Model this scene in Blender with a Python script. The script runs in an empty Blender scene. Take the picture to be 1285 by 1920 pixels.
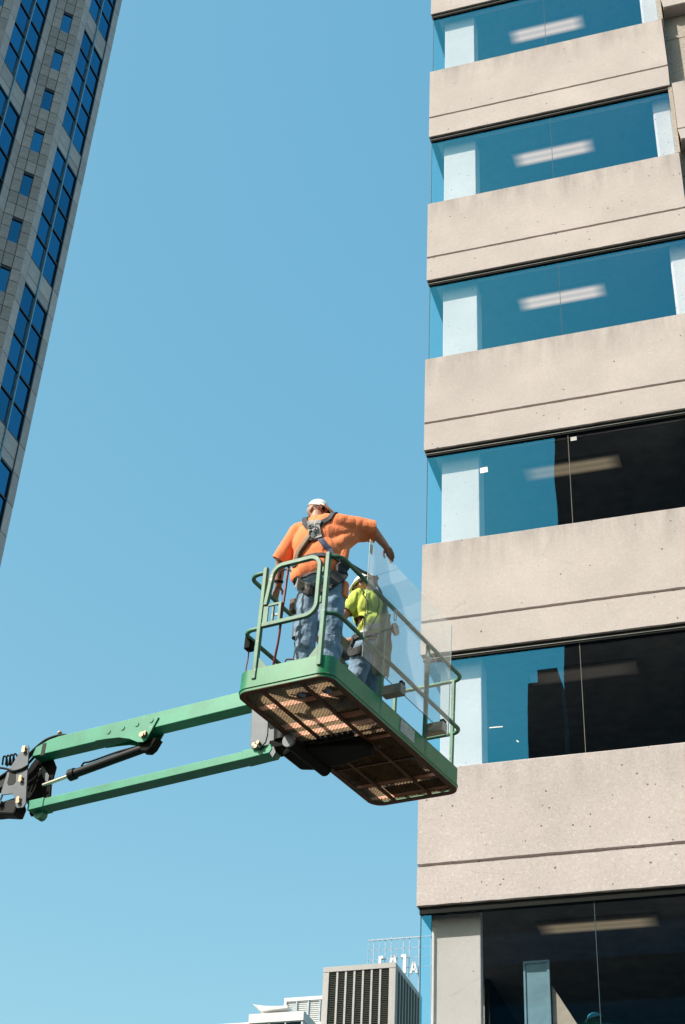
import bpy, bmesh, math, random
from mathutils import Vector, Matrix, noise
from mathutils.bvhtree import BVHTree
random.seed(7)
SC = bpy.context.scene
COL = SC.collection
R = math.radians
V = Vector

# ------------------------------------------------------------------ camera
PITCH, ROLL = 0.6418722, 0.0549855
fw = V((0, math.cos(PITCH), math.sin(PITCH)))
up0 = V((0, -math.sin(PITCH), math.cos(PITCH)))
rt0 = V((1, 0, 0))
rt = rt0 * math.cos(ROLL) + up0 * math.sin(ROLL)
up = up0 * math.cos(ROLL) - rt0 * math.sin(ROLL)
cd = bpy.data.cameras.new('camera')
cd.sensor_fit = 'VERTICAL'
cd.sensor_height = 36.0
cd.lens = 2900.0 / 1920.0 * 36.0
cd.clip_start, cd.clip_end = 0.1, 4000
cam = bpy.data.objects.new('camera', cd)
COL.objects.link(cam)
cam.matrix_world = Matrix(((rt.x, up.x, -fw.x, 0), (rt.y, up.y, -fw.y, 0), (rt.z, up.z, -fw.z, 1.6), (0, 0, 0, 1)))
SC.camera = cam

# ------------------------------------------------------------------ sky, sun, exposure
SUN_AZ, SUN_EL = R(245), R(43)
world = bpy.data.worlds.new('World')
SC.world = world
world.use_nodes = True
wt = world.node_tree
sky = wt.nodes.new('ShaderNodeTexSky')
sky.sky_type = 'NISHITA'
sky.sun_disc = False
sky.sun_elevation, sky.sun_rotation = SUN_EL, SUN_AZ
sky.air_density, sky.dust_density, sky.ozone_density = 1.0, 1.3, 1.0
tint = wt.nodes.new('ShaderNodeMix')
tint.data_type, tint.blend_type = 'RGBA', 'MULTIPLY'
tint.inputs[0].default_value = 1.0
tint.inputs[7].default_value = (.86, .72, .40, 1)        # hazy, evenly bright sky with the film's cyan cast
veil = wt.nodes.new('ShaderNodeMix')
veil.data_type, veil.blend_type = 'RGBA', 'ADD'
veil.inputs[0].default_value = 1.0
veil.inputs[7].default_value = (0.0, .98, 1.95, 1)
wt.links.new(tint.outputs[2], veil.inputs[6])
wt.links.new(sky.outputs[0], tint.inputs[6])
bg = wt.nodes['Background']
bg.inputs[1].default_value = 0.15
wt.links.new(veil.outputs[2], bg.inputs[0])
sd = bpy.data.lights.new('sun', 'SUN')
sd.energy, sd.angle, sd.color = 4.4, R(0.5), (1.0, 0.93, 0.83)
sun = bpy.data.objects.new('sun', sd)
COL.objects.link(sun)
sun.rotation_euler = V((math.sin(SUN_AZ) * math.cos(SUN_EL), math.cos(SUN_AZ) * math.cos(SUN_EL), math.sin(SUN_EL))).to_track_quat('Z', 'Y').to_euler()
sun.location = (-60, -30, 80)
vs = SC.view_settings
vs.view_transform, vs.look, vs.gamma, vs.use_curve_mapping = 'Standard', 'None', 1.0, False
vs.exposure = 0.62
SC.cycles.max_bounces = 10
SC.cycles.transparent_max_bounces = 24
SC.cycles.caustics_reflective = False
SC.cycles.caustics_refractive = False


# ------------------------------------------------------------------ materials
def nodes(name):
    m = bpy.data.materials.new(name)
    m.use_nodes = True
    return m, m.node_tree, m.node_tree.nodes['Principled BSDF']


def noise_node(nt, scale, detail=5, rough=.6, vec=None):
    n = nt.nodes.new('ShaderNodeTexNoise')
    n.inputs['Scale'].default_value, n.inputs['Detail'].default_value, n.inputs['Roughness'].default_value = scale, detail, rough
    if vec: nt.links.new(vec, n.inputs['Vector'])
    return n


def ramp(nt, fac, stops):
    r = nt.nodes.new('ShaderNodeValToRGB')
    e = r.color_ramp.elements
    while len(e) < len(stops): e.new(.5)
    for i, (p, c) in enumerate(stops):
        e[i].position = p
        e[i].color = (*c, 1) if len(c) == 3 else c
    nt.links.new(fac, r.inputs[0])
    return r


def mix(nt, fac, a, b, mode='MIX'):
    m = nt.nodes.new('ShaderNodeMix')
    m.data_type, m.blend_type = 'RGBA', mode
    for sock, val in ((m.inputs[0], fac), (m.inputs[6], a), (m.inputs[7], b)):
        if isinstance(val, (int, float)): sock.default_value = val
        elif isinstance(val, tuple): sock.default_value = (*val, 1)
        else: nt.links.new(val, sock)
    return m.outputs[2]


def pmat(name, col, rough=.6, metal=0., var=.2, scale=4, bump=0., bscale=60, chips=None, fine=0., fscale=150, spec=.5):
    """Principled paint / cloth / metal: colour varied by noise, optional chips [(colour, scale, low, high)], optional relief."""
    m, nt, b = nodes(name)
    tc = nt.nodes.new('ShaderNodeTexCoord').outputs['Object']
    n = noise_node(nt, scale, vec=tc)
    lo, hi = tuple(c * (1 - var) for c in col), tuple(min(1, c * (1 + var)) for c in col)
    c = ramp(nt, n.outputs[0], [(.3, lo), (.7, hi)]).outputs[0]
    if fine:
        f = noise_node(nt, fscale, 3, .7, tc)
        c = mix(nt, 1., c, ramp(nt, f.outputs[0], [(.3, (1 - fine,) * 3), (.7, (1.,) * 3)]).outputs[0], 'MULTIPLY')
    for (cc, cs, a, z) in (chips or []):
        k = noise_node(nt, cs, 6, .65, tc)
        c = mix(nt, ramp(nt, k.outputs[0], [(a, (0, 0, 0)), (z, (1, 1, 1))]).outputs[0], c, cc)
    nt.links.new(c, b.inputs['Base Color'])
    b.inputs['Roughness'].default_value, b.inputs['Metallic'].default_value = rough, metal
    b.inputs['Specular IOR Level'].default_value = spec
    if bump:
        k = noise_node(nt, bscale, 6, .65, tc)
        bp = nt.nodes.new('ShaderNodeBump')
        bp.inputs['Strength'].default_value, bp.inputs['Distance'].default_value = bump, .01
        nt.links.new(k.outputs[0], bp.inputs['Height'])
        nt.links.new(bp.outputs[0], b.inputs['Normal'])
    return m


def concrete(name, base, pits=1., stain=1., pebble=.25):
    m, nt, b = nodes(name)
    tcn = nt.nodes.new('ShaderNodeTexCoord')
    tc, gen = tcn.outputs['Object'], tcn.outputs['Generated']
    big = noise_node(nt, .9, 6, .6, tc)
    c = ramp(nt, big.outputs[0], [(.3, tuple(x * .9 for x in base)), (.7, tuple(min(1, x * 1.08) for x in base))]).outputs[0]
    # exposed aggregate: pale and tan stones
    vo = nt.nodes.new('ShaderNodeTexVoronoi')
    vo.inputs['Scale'].default_value = 46
    nt.links.new(tc, vo.inputs['Vector'])
    sep = nt.nodes.new('ShaderNodeSeparateColor')
    nt.links.new(vo.outputs['Color'], sep.inputs[0])
    c = mix(nt, 1., c, ramp(nt, sep.outputs[0], [(.0, (1 - pebble * .7, 1 - pebble * .8, 1 - pebble * .9)), (.5, (1, 1, 1)), (.85, (1, 1, 1)), (1., (1 + pebble, 1 + pebble, 1 + pebble * .9))]).outputs[0], 'MULTIPLY')
    # blow holes: a few big, many small
    for sc, thr, keep, dark in ((11., .15, .40, .30), (24, .17, .42, .42), (4.5, .06, .4, .25)):
        v2 = nt.nodes.new('ShaderNodeTexVoronoi')
        v2.inputs['Scale'].default_value = sc
        wob = mix(nt, .02, tc, noise_node(nt, 30, 2, .5, tc).outputs['Color'])
        nt.links.new(wob, v2.inputs['Vector'])
        s2 = nt.nodes.new('ShaderNodeSeparateColor')
        nt.links.new(v2.outputs['Color'], s2.inputs[0])
        size = nt.nodes.new('ShaderNodeMath'); size.operation = 'MULTIPLY_ADD'
        nt.links.new(s2.outputs[1], size.inputs[0]); size.inputs[1].default_value = thr; size.inputs[2].default_value = thr * .25
        lt = nt.nodes.new('ShaderNodeMath'); lt.operation = 'LESS_THAN'
        nt.links.new(v2.outputs['Distance'], lt.inputs[0]); nt.links.new(size.outputs[0], lt.inputs[1])
        sel = nt.nodes.new('ShaderNodeMath'); sel.operation = 'LESS_THAN'
        nt.links.new(s2.outputs[2], sel.inputs[0]); sel.inputs[1].default_value = keep * pits
        f = nt.nodes.new('ShaderNodeMath'); f.operation = 'MULTIPLY'
        nt.links.new(lt.outputs[0], f.inputs[0]); nt.links.new(sel.outputs[0], f.inputs[1])
        c = mix(nt, f.outputs[0], c, tuple(x * dark for x in base))
    # weather streaks running down from the top edge
    if stain:
        mp = nt.nodes.new('ShaderNodeMapping'); mp.inputs['Scale'].default_value = (2.2, 2.2, .35)
        nt.links.new(tc, mp.inputs[0])
        st = noise_node(nt, 1.6, 7, .7, mp.outputs[0])
        sz = nt.nodes.new('ShaderNodeSeparateXYZ'); nt.links.new(gen, sz.inputs[0])
        edge = ramp(nt, sz.outputs[2], [(.62, (0, 0, 0)), (1., (1, 1, 1))]).outputs[0]
        msk = mix(nt, 1., edge, ramp(nt, st.outputs[0], [(.42, (0, 0, 0)), (.72, (1, 1, 1))]).outputs[0], 'MULTIPLY')
        msk2 = mix(nt, 1., msk, (.55 * stain,) * 3, 'MULTIPLY')
        c = mix(nt, msk2, c, tuple(x * .38 for x in base))
        low = noise_node(nt, .5, 5, .6, tc)
        c = mix(nt, mix(nt, 1., ramp(nt, low.outputs[0], [(.5, (0, 0, 0)), (.75, (1, 1, 1))]).outputs[0], (.25,) * 3, 'MULTIPLY'), c, tuple(x * .75 for x in base))
    # hairline cracks, here and there
    vc = nt.nodes.new('ShaderNodeTexVoronoi'); vc.feature = 'DISTANCE_TO_EDGE'; vc.inputs['Scale'].default_value = .75
    nt.links.new(mix(nt, .09, tc, noise_node(nt, 3.5, 5, .6, tc).outputs['Color']), vc.inputs['Vector'])
    ck = ramp(nt, vc.outputs['Distance'], [(.0015, (1, 1, 1)), (.0045, (0, 0, 0))]).outputs[0]
    ck = mix(nt, 1., ck, ramp(nt, noise_node(nt, 1.3, 3, .5, tc).outputs[0], [(.56, (0, 0, 0)), (.64, (.28, .28, .28))]).outputs[0], 'MULTIPLY')
    c = mix(nt, ck, c, tuple(x * .4 for x in base))
    nt.links.new(c, b.inputs['Base Color'])
    b.inputs['Roughness'].default_value = .9
    b.inputs['Specular IOR Level'].default_value = .2
    bp = nt.nodes.new('ShaderNodeBump'); bp.inputs['Strength'].default_value = .35; bp.inputs['Distance'].default_value = .01
    k = noise_node(nt, 70, 6, .7, tc)
    nt.links.new(k.outputs[0], bp.inputs['Height']); nt.links.new(bp.outputs[0], b.inputs['Normal'])
    return m


def glass(name, refl, amount, trans, wave=0., wscale=1.2, ior=1.5):
    """Coated window glass: a share mirrors (tinted), the rest lets light through."""
    m, nt, b = nodes(name)
    nt.nodes.remove(b)
    g = nt.nodes.new('ShaderNodeBsdfGlossy'); g.inputs['Roughness'].default_value = .0; g.inputs['Color'].default_value = (*refl, 1)
    t = nt.nodes.new('ShaderNodeBsdfTransparent'); t.inputs['Color'].default_value = (*trans, 1)
    geo = nt.nodes.new('ShaderNodeNewGeometry')
    lw = nt.nodes.new('ShaderNodeFresnel'); lw.inputs['IOR'].default_value = ior
    mx = nt.nodes.new('ShaderNodeMixShader')
    mt = nt.nodes.new('ShaderNodeMath'); mt.operation = 'ADD'; mt.use_clamp = True
    nt.links.new(lw.outputs[0], mt.inputs[0]); mt.inputs[1].default_value = amount
    fr_ = nt.nodes.new('ShaderNodeMath'); fr_.operation = 'SUBTRACT'          # only the outer face of the sheet mirrors
    fr_.inputs[0].default_value = 1.; nt.links.new(geo.outputs['Backfacing'], fr_.inputs[1])
    mm = nt.nodes.new('ShaderNodeMath'); mm.operation = 'MULTIPLY'
    nt.links.new(mt.outputs[0], mm.inputs[0]); nt.links.new(fr_.outputs[0], mm.inputs[1])
    nt.links.new(mm.outputs[0], mx.inputs[0])
    nt.links.new(t.outputs[0], mx.inputs[1]); nt.links.new(g.outputs[0], mx.inputs[2])
    nt.links.new(mx.outputs[0], nt.nodes['Material Output'].inputs[0])
    if wave:
        tc = nt.nodes.new('ShaderNodeTexCoord').outputs['Object']
        k = noise_node(nt, wscale, 1, .4, tc)
        bp = nt.nodes.new('ShaderNodeBump'); bp.inputs['Strength'].default_value = 1; bp.inputs['Distance'].default_value = wave
        nt.links.new(k.outputs[0], bp.inputs['Height']); nt.links.new(bp.outputs[0], g.inputs['Normal'])
    return m


def emit(name, col, strength):
    m, nt, b = nodes(name)
    b.inputs['Base Color'].default_value = (*col, 1)
    b.inputs['Emission Color'].default_value = (*col, 1)
    b.inputs['Emission Strength'].default_value = strength
    return m


M = {}
M['concrete'] = concrete('concrete', (.515, .461, .440), .75, 1.3, .08)
M['concrete_low'] = concrete('pitted_concrete', (.507, .453, .441), 2.2, .7, .13)
M['concrete_plain'] = concrete('concrete_plain', (.44, .39, .34), .8, .3)
M['column'] = concrete('painted_concrete', (.90, .88, .87), .4, 0., .04)
M['window_glass'] = glass('window_glass', (.10, .66, 1.), .225, (1., 1., 1.), .0028, .6)
M['side_glass'] = glass('side_glass', (.20, .50, .70), .0, (.97, .985, .99), ior=1.12)
M['joint'] = pmat('sealant', (.02, .06, .085), .6)
M['joint_pale'] = pmat('pale_sealant', (.15, .14, .115), .6)
M['frame_dark'] = pmat('dark_frame', (.007, .009, .008), .6, spec=.12)
M['trim'] = pmat('dull_trim', (.20, .20, .19), .5, .4)
M['aluminium'] = pmat('aluminium', (.45, .45, .44), .4, .8)
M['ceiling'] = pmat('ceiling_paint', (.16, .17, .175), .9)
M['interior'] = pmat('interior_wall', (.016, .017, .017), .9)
M['screen_blue_light'] = pmat('screen_blue_light', (.22, .42, .52), .4)  # blue light in the screen's glass, put into a flat colour
M['interior_sunlit'] = pmat('interior_sunlit_wall', (.55, .5, .42), .9)
def diffuser(name, col, strength):
    m, nt, b = nodes(name)
    gen = nt.nodes.new('ShaderNodeTexCoord').outputs['Generated']
    sp_ = nt.nodes.new('ShaderNodeSeparateXYZ'); nt.links.new(gen, sp_.inputs[0])
    ends = ramp(nt, sp_.outputs[0], [(0, (.03,) * 3), (.15, (1,) * 3), (.85, (1,) * 3), (1, (.03,) * 3)]).outputs[0]
    tubes = ramp(nt, sp_.outputs[1], [(0, (.03,) * 3), (.28, (1,) * 3), (.5, (.68,) * 3), (.72, (1,) * 3), (1, (.03,) * 3)]).outputs[0]
    e = mix(nt, 1., mix(nt, 1., ends, tubes, 'MULTIPLY'), col, 'MULTIPLY')
    b.inputs['Base Color'].default_value = (.3, .3, .3, 1)
    nt.links.new(e, b.inputs['Emission Color'])
    b.inputs['Emission Strength'].default_value = strength
    return m


M['tube_light'] = diffuser('lamp_diffuser', (1., .74, .55), .62)
M['tube_dim'] = diffuser('dim_lamp_diffuser', (1., .80, .50), .17)
M['tube_off'] = diffuser('faint_lamp_diffuser', (1., .85, .65), .03)
M['fixture'] = pmat('fixture', (.22, .22, .21), .5)
M['paper'] = pmat('paper', (.85, .84, .82), .8, var=.04)
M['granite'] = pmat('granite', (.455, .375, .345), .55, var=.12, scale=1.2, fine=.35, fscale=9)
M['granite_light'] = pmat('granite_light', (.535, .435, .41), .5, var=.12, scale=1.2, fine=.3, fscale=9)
M['granite_back'] = pmat('granite_joint', (.15, .135, .125), .9)
M['tower_glass'] = glass('tower_glass', (.06, .27, .48), .55, (.05, .06, .08), .002, .35)
for i_, g_ in enumerate((.86, 1.12)):
    M['granite_%d' % i_] = pmat('granite_tone', (.455 * g_, .375 * g_, .345 * g_), .55, var=.12, scale=1.2, fine=.35, fscale=9)
    M['granite_light_%d' % i_] = pmat('granite_light_tone', (.535 * g_, .435 * g_, .41 * g_), .5, var=.12, scale=1.2, fine=.3, fscale=9)
    M['tower_glass_%d' % i_] = glass('tower_glass_tone', (.06 * g_, .27 * g_, .48 * g_), .55, (.05, .06, .08), .002, .35)
M['tower_frame'] = pmat('tower_frame', (.012, .02, .028), .4)
M['tower_mullion'] = pmat('tower_mullion', (.22, .38, .46), .35, .5)
M['jib_green'] = pmat('jib_green_paint', (.022, .285, .165), .40, var=.2, scale=3, chips=[((.33, .13, .06), 24, .72, .74), ((.40, .42, .36), 8, .68, .80)], fine=.15, fscale=40)
M['green'] = pmat('green_paint', (.015, .225, .095), .38, var=.22, scale=3, chips=[((.40, .15, .06), 20, .665, .68), ((.35, .36, .30), 9, .70, .80)], fine=.2, fscale=40)
M['green_worn'] = pmat('green_worn_paint', (.055, .20, .115), .5, var=.35, scale=4, chips=[((.30, .15, .08), 26, .66, .70), ((.45, .42, .34), 14, .60, .72)], fine=.25, fscale=60)
M['rust'] = pmat('rusty_steel', (.10, .038, .018), .85, var=.4, scale=8, chips=[((.02, .05, .03), 10, .55, .62)], bump=.3)
M['mesh_sunlit'] = pmat('sunlit_floor_mesh', (.76, .43, .29), .7, var=.25, scale=9)  # salmon of the sunlit strands put into the base colour
M['mesh'] = pmat('rusty_floor_mesh', (.21, .135, .06), .75, var=.3, scale=5, chips=[((.12, .065, .03), 4, .5, .6)])
M['dark_steel'] = pmat('dark_steel', (.007, .007, .006), .7, var=.3, spec=.08)
M['rubber'] = pmat('black_rubber', (.010, .011, .013), .5, spec=.18)
M['grey_steel'] = pmat('grey_painted_steel', (.085, .102, .125), .45, .1, var=.18, scale=9, chips=[((.3, .24, .18), 30, .68, .72)])
M['chrome'] = pmat('chrome_rod', (.75, .72, .68), .15, 1.)
M['brass'] = pmat('plated_bolt', (.50, .34, .22), .45, .5)
M['wood'] = pmat('weathered_timber', (.62, .50, .40), .85, var=.3, scale=12, bump=.3)
M['wood_grey'] = pmat('grey_timber', (.30, .275, .235), .9, var=.3, scale=12, bump=.3)
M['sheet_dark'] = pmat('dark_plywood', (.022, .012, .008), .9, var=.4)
M['label'] = pmat('worn_label', (.45, .45, .42), .6, var=.3, scale=20)
M['skin'] = pmat('skin', (.46, .24, .17), .55, var=.12, scale=9)
M['skin_tan'] = pmat('tanned_skin', (.42, .21, .145), .55, var=.15, scale=9)
M['orange'] = pmat('orange_cotton', (.93, .27, .12), .9, var=.06, scale=5, bump=.25, bscale=30, spec=.1)
M['yellow'] = pmat('hi_vis_yellow', (.53, .64, .13), .9, var=.18, scale=5, bump=.25, bscale=30, spec=.1)
M['denim'] = pmat('denim', (.23, .33, .45), .9, var=.35, scale=7, chips=[((.30, .40, .50), 6, .52, .72)], bump=.4, bscale=40, fine=.2, spec=.1)
M['white_cap'] = pmat('white_cap', (.80, .78, .76), .6, var=.05)
M['hair'] = pmat('grey_hair', (.30, .28, .26), .8)
M['webbing'] = pmat('black_webbing', (.035, .035, .04), .8, var=.4, scale=14)
M['webbing_blue'] = pmat('blue_grey_webbing', (.07, .085, .15), .8, var=.4, scale=14)
M['pad'] = pmat('grey_pad', (.30, .28, .275), .8, var=.5, scale=14, bump=.3)
def wrinkle(m, sx=(1, 1, .4), scale=9, dist=.03, strength=.55):
    nt = m.node_tree; b = nt.nodes['Principled BSDF']
    tc = nt.nodes.new('ShaderNodeTexCoord').outputs['Object']
    mp = nt.nodes.new('ShaderNodeMapping'); mp.inputs['Scale'].default_value = sx; mp.inputs['Rotation'].default_value = (.3, .5, .2)
    nt.links.new(tc, mp.inputs[0])
    n = noise_node(nt, scale, 3, .55, mp.outputs[0]); n.inputs['Distortion'].default_value = 1.2
    rd = nt.nodes.new('ShaderNodeMath'); rd.operation = 'SUBTRACT'; nt.links.new(n.outputs[0], rd.inputs[0]); rd.inputs[1].default_value = .5
    ab = nt.nodes.new('ShaderNodeMath'); ab.operation = 'ABSOLUTE'; nt.links.new(rd.outputs[0], ab.inputs[0])
    bp = nt.nodes.new('ShaderNodeBump'); bp.inputs['Strength'].default_value = strength; bp.inputs['Distance'].default_value = dist
    nt.links.new(ab.outputs[0], bp.inputs['Height'])
    old = b.inputs['Normal'].links[0].from_node if b.inputs['Normal'].links else None
    if old: nt.links.new(bp.outputs[0], old.inputs['Normal'])
    else: nt.links.new(bp.outputs[0], b.inputs['Normal'])


for k_ in ('orange', 'yellow'): wrinkle(M[k_])
wrinkle(M['denim'], (1, 1, 1.2), 9)
M['tan_web'] = pmat('tan_webbing', (.30, .21, .15), .85, var=.25, scale=18)
M['white_web'] = pmat('white_webbing', (.62, .62, .64), .8)
M['boots'] = pmat('boot_leather', (.12, .075, .045), .7)
M['canvas'] = pmat('tan_canvas', (.42, .38, .27), .95, var=.2, scale=9, bump=.4, bscale=20, fine=.2)
M['red_hose'] = pmat('dark_red_rubber', (.16, .025, .03), .5)
M['held_glass'] = glass('held_glass', (.86, .93, 1.), .03, (.97, .985, .985), .0015, 1.)
_nt = M['held_glass'].node_tree                      # pale translucent share added to imitate a veil of reflections
_tr = _nt.nodes.new('ShaderNodeBsdfTranslucent'); _tr.inputs[0].default_value = (.80, .86, .92, 1)
_mx = _nt.nodes.new('ShaderNodeMixShader'); _mx.inputs[0].default_value = .075
_out = _nt.nodes['Material Output']; _src = _out.inputs[0].links[0].from_socket
_nt.links.new(_src, _mx.inputs[1]); _nt.links.new(_tr.outputs[0], _mx.inputs[2]); _nt.links.new(_mx.outputs[0], _out.inputs[0])
M['glass_edge'] = pmat('glass_edge', (.10, .22, .20), .2)
M['white_wall'] = pmat('white_wall', (.76, .755, .74), .8, var=.05, scale=.6)
M['louver_frame'] = pmat('pale_metal_frame', (.42, .40, .385), .6, var=.06)
M['louver_slat'] = pmat('dark_louver_slat', (.05, .06, .045), .6)
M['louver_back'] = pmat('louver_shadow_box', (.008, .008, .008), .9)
M['screen'] = pmat('grey_screen', (.52, .55, .55), .7, var=.06)
M['far_glass'] = glass('far_glass', (.3, .6, .7), .5, (.1, .12, .12))
M['sign_white'] = pmat('sign_white', (.62, .64, .67), .6, var=.03)
M['sign_steel'] = pmat('sign_steel', (.36, .44, .52), .5)
M['black_tower'] = pmat('black_cladding', (.012, .014, .014), .7, spec=.15)
M['black_pane'] = pmat('black_pane', (.006, .008, .010), .5, spec=.15)
M['faint_pane'] = pmat('faint_pane', (.02, .03, .04), .12, spec=.35)
M['dim_lamp'] = emit('dim_lamp', (.5, .62, .75), .08)
M['asphalt'] = pmat('asphalt', (.05, .05, .05), .9, var=.2, scale=.8, fine=.3, fscale=30)
M['paving'] = pmat('paving', (.24, .23, .215), .9, var=.15, scale=.6, fine=.2, fscale=20)
M['tyre'] = pmat('tyre', (.02, .02, .02), .85)


# ------------------------------------------------------------------ mesh building
class MB:
    def __init__(s): s.v, s.f = [], []

    def add(s, vs, fs):
        o = len(s.v)
        s.v += [V(p) for p in vs]
        s.f += [[i + o for i in f] for f in fs]
        return s

    def box(s, x0, x1, y0, y1, z0, z1):
        p = [(x0, y0, z0), (x1, y0, z0), (x1, y1, z0), (x0, y1, z0), (x0, y0, z1), (x1, y0, z1), (x1, y1, z1), (x0, y1, z1)]
        return s.add(p, [(3, 2, 1, 0), (4, 5, 6, 7), (0, 1, 5, 4), (1, 2, 6, 5), (2, 3, 7, 6), (3, 0, 4, 7)])

    def sweep(s, pts, prof, upv=(0, 0, 1), closed=False):
        """Closed 2D profile (side, up) carried along a path."""
        pts = [V(p) for p in pts]
        n, k, upv = len(pts), len(prof), V(upv)
        vs = []
        side_prev = None
        for i, p in enumerate(pts):
            a = pts[(i - 1) % n] if (closed or i) else p
            b = pts[(i + 1) % n] if (closed or i < n - 1) else p
            t = (b - a).normalized()
            sd_ = t.cross(upv)
            if sd_.length < .05:
                sd_ = side_prev if side_prev is not None else t.cross(V((1, 0, 0)) if abs(t.x) < .9 else V((0, 1, 0)))
                sd_ = sd_ - t * sd_.dot(t)
            sd_.normalize()
            side_prev = sd_
            u_ = sd_.cross(t).normalized()
            miter = 1.0
            if (closed or 0 < i < n - 1):
                d1 = (p - pts[(i - 1) % n]).normalized()
                miter = min(2., 1. / max(.4, t.dot(d1)))
            for (x, y) in prof: vs.append(p + sd_ * x * miter + u_ * y)
        fs = []
        for i in range(n if closed else n - 1):
            j = (i + 1) % n
            for q in range(k):
                w = (q + 1) % k
                fs.append((i * k + q, i * k + w, j * k + w, j * k + q))
        if not closed:
            fs.append(list(range(k))[::-1])
            fs.append([(n - 1) * k + q for q in range(k)])
        return s.add(vs, fs)

    def tube(s, pts, r, n=8, closed=False, upv=(0, 0, 1)):
        return s.sweep(pts, [(r * math.cos(2 * math.pi * i / n), r * math.sin(2 * math.pi * i / n)) for i in range(n)], upv, closed)

    def bar(s, p, q, w, h, upv=(0, 0, 1)):
        w, h = w / 2, h / 2
        return s.sweep([p, q], [(-w, -h), (w, -h), (w, h), (-w, h)], upv)

    def prism(s, poly, f, t0, t1):
        n = len(poly)
        vs = [f(u, v, t0) for u, v in poly] + [f(u, v, t1) for u, v in poly]
        return s.add(vs, [list(range(n))[::-1], list(range(n, 2 * n))] + [(i, (i + 1) % n, n + (i + 1) % n, n + i) for i in range(n)])

    def cyl(s, p, q, r, n=12, r2=None):
        p, q = V(p), V(q)
        t = (q - p).normalized()
        a = t.orthogonal().normalized(); b = t.cross(a)
        r2 = r if r2 is None else r2
        vs = []
        for c, rr in ((p, r), (q, r2)):
            vs += [c + (a * math.cos(2 * math.pi * i / n) + b * math.sin(2 * math.pi * i / n)) * rr for i in range(n)]
        return s.add(vs, [list(range(n))[::-1], list(range(n, 2 * n))] + [(i, (i + 1) % n, n + (i + 1) % n, n + i) for i in range(n)])

    def ball(s, c, r, nu=12, nv=8, rot=None, top=False):
        c = V(c); r = (r, r, r) if isinstance(r, (int, float)) else r
        vs, fs = [], []
        v1 = math.pi / 2 if top else math.pi
        for j in range(nv + 1):
            th = v1 * j / nv
            for i in range(nu):
                ph = 2 * math.pi * i / nu
                p = V((r[0] * math.sin(th) * math.cos(ph), r[1] * math.sin(th) * math.sin(ph), r[2] * math.cos(th)))
                if rot: p = rot @ p
                vs.append(c + p)
        for j in range(nv):
            for i in range(nu):
                fs.append((j * nu + i, j * nu + (i + 1) % nu, (j + 1) * nu + (i + 1) % nu, (j + 1) * nu + i))
        if top: fs.append([nv * nu + i for i in range(nu)][::-1])
        return s.add(vs, fs)

    def mesh(s, name):
        me = bpy.data.meshes.new(name)
        me.from_pydata([tuple(p) for p in s.v], [], s.f)
        bm = bmesh.new(); bm.from_mesh(me)
        bmesh.ops.remove_doubles(bm, verts=bm.verts, dist=1e-6)
        bmesh.ops.recalc_face_normals(bm, faces=bm.faces)
        bm.to_mesh(me); bm.free()
        return me

    def build(s, name, mat, parent=None, mtx=None, smooth=False, bevel=0., **props):
        me = s.mesh(name)
        me.materials.append(mat)
        o = bpy.data.objects.new(name, me)
        COL.objects.link(o)
        if parent: o.parent = parent
        if mtx: o.matrix_local = mtx
        if smooth:
            for p in me.polygons: p.use_smooth = True
            es = o.modifiers.new('auto', 'EDGE_SPLIT'); es.split_angle = R(38)
        if bevel:
            bv = o.modifiers.new('bevel', 'BEVEL'); bv.width = bevel; bv.segments = 2; bv.limit_method = 'ANGLE'; bv.angle_limit = R(40)
        for k, v in props.items(): o[k] = v
        return o


def shared(name, me, parent, loc=(0, 0, 0), mtx=None):
    o = bpy.data.objects.new(name, me)
    COL.objects.link(o)
    o.parent = parent
    if mtx is not None: o.matrix_local = mtx
    else: o.location = loc
    return o


def thing(name, label, cat, loc=(0, 0, 0), rz=0, group=None):
    o = bpy.data.objects.new(name, None)
    COL.objects.link(o)
    o.location = loc; o.rotation_euler = (0, 0, rz); o.empty_display_size = .3
    o['label'], o['category'] = label, cat
    if group: o['group'] = group
    return o


def tag(o, label, cat, group=None):
    o['label'], o['category'] = label, cat
    if group: o['group'] = group
    return o


def fillet(pts, r, n=6, closed=False):
    """Round the corners of a polyline."""
    pts = [V(p) for p in pts]
    out, m = [], len(pts)
    for i, p in enumerate(pts):
        if not closed and i in (0, m - 1): out.append(p); continue
        a, b = pts[i - 1], pts[(i + 1) % m]
        d1, d2 = (a - p).normalized(), (b - p).normalized()
        ang = d1.angle(d2)
        if ang > math.pi - .02: out.append(p); continue
        t = r / math.tan(ang / 2)
        cdir = (d1 + d2).normalized()
        c = p + cdir * (r / math.sin(ang / 2))
        s0, s1 = p + d1 * t - c, p + d2 * t - c
        tot = s0.angle(s1)
        for k in range(n + 1):
            f = k / n
            out.append(c + (s0 * math.sin((1 - f) * tot) + s1 * math.sin(f * tot)) / math.sin(tot))
    return out


def curve(pts, n=8):
    """Catmull-Rom through points."""
    P = [V(p) for p in pts]
    P = [P[0] * 2 - P[1]] + P + [P[-1] * 2 - P[-2]]
    out = []
    for i in range(1, len(P) - 2):
        for k in range(n):
            t = k / n
            a, b, c, d = P[i - 1], P[i], P[i + 1], P[i + 2]
            out.append(.5 * ((2 * b) + (c - a) * t + (2 * a - 5 * b + 4 * c - d) * t * t + (3 * b - a - 3 * c + d) * t ** 3))
    out.append(P[-2])
    return out


# ------------------------------------------------------------------ ground
g = MB().add([(-900, -900, 0), (900, -900, 0), (900, 900, 0), (-900, 900, 0)], [(0, 1, 2, 3)]).build('ground', M['asphalt'])
g['kind'] = 'structure'

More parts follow.
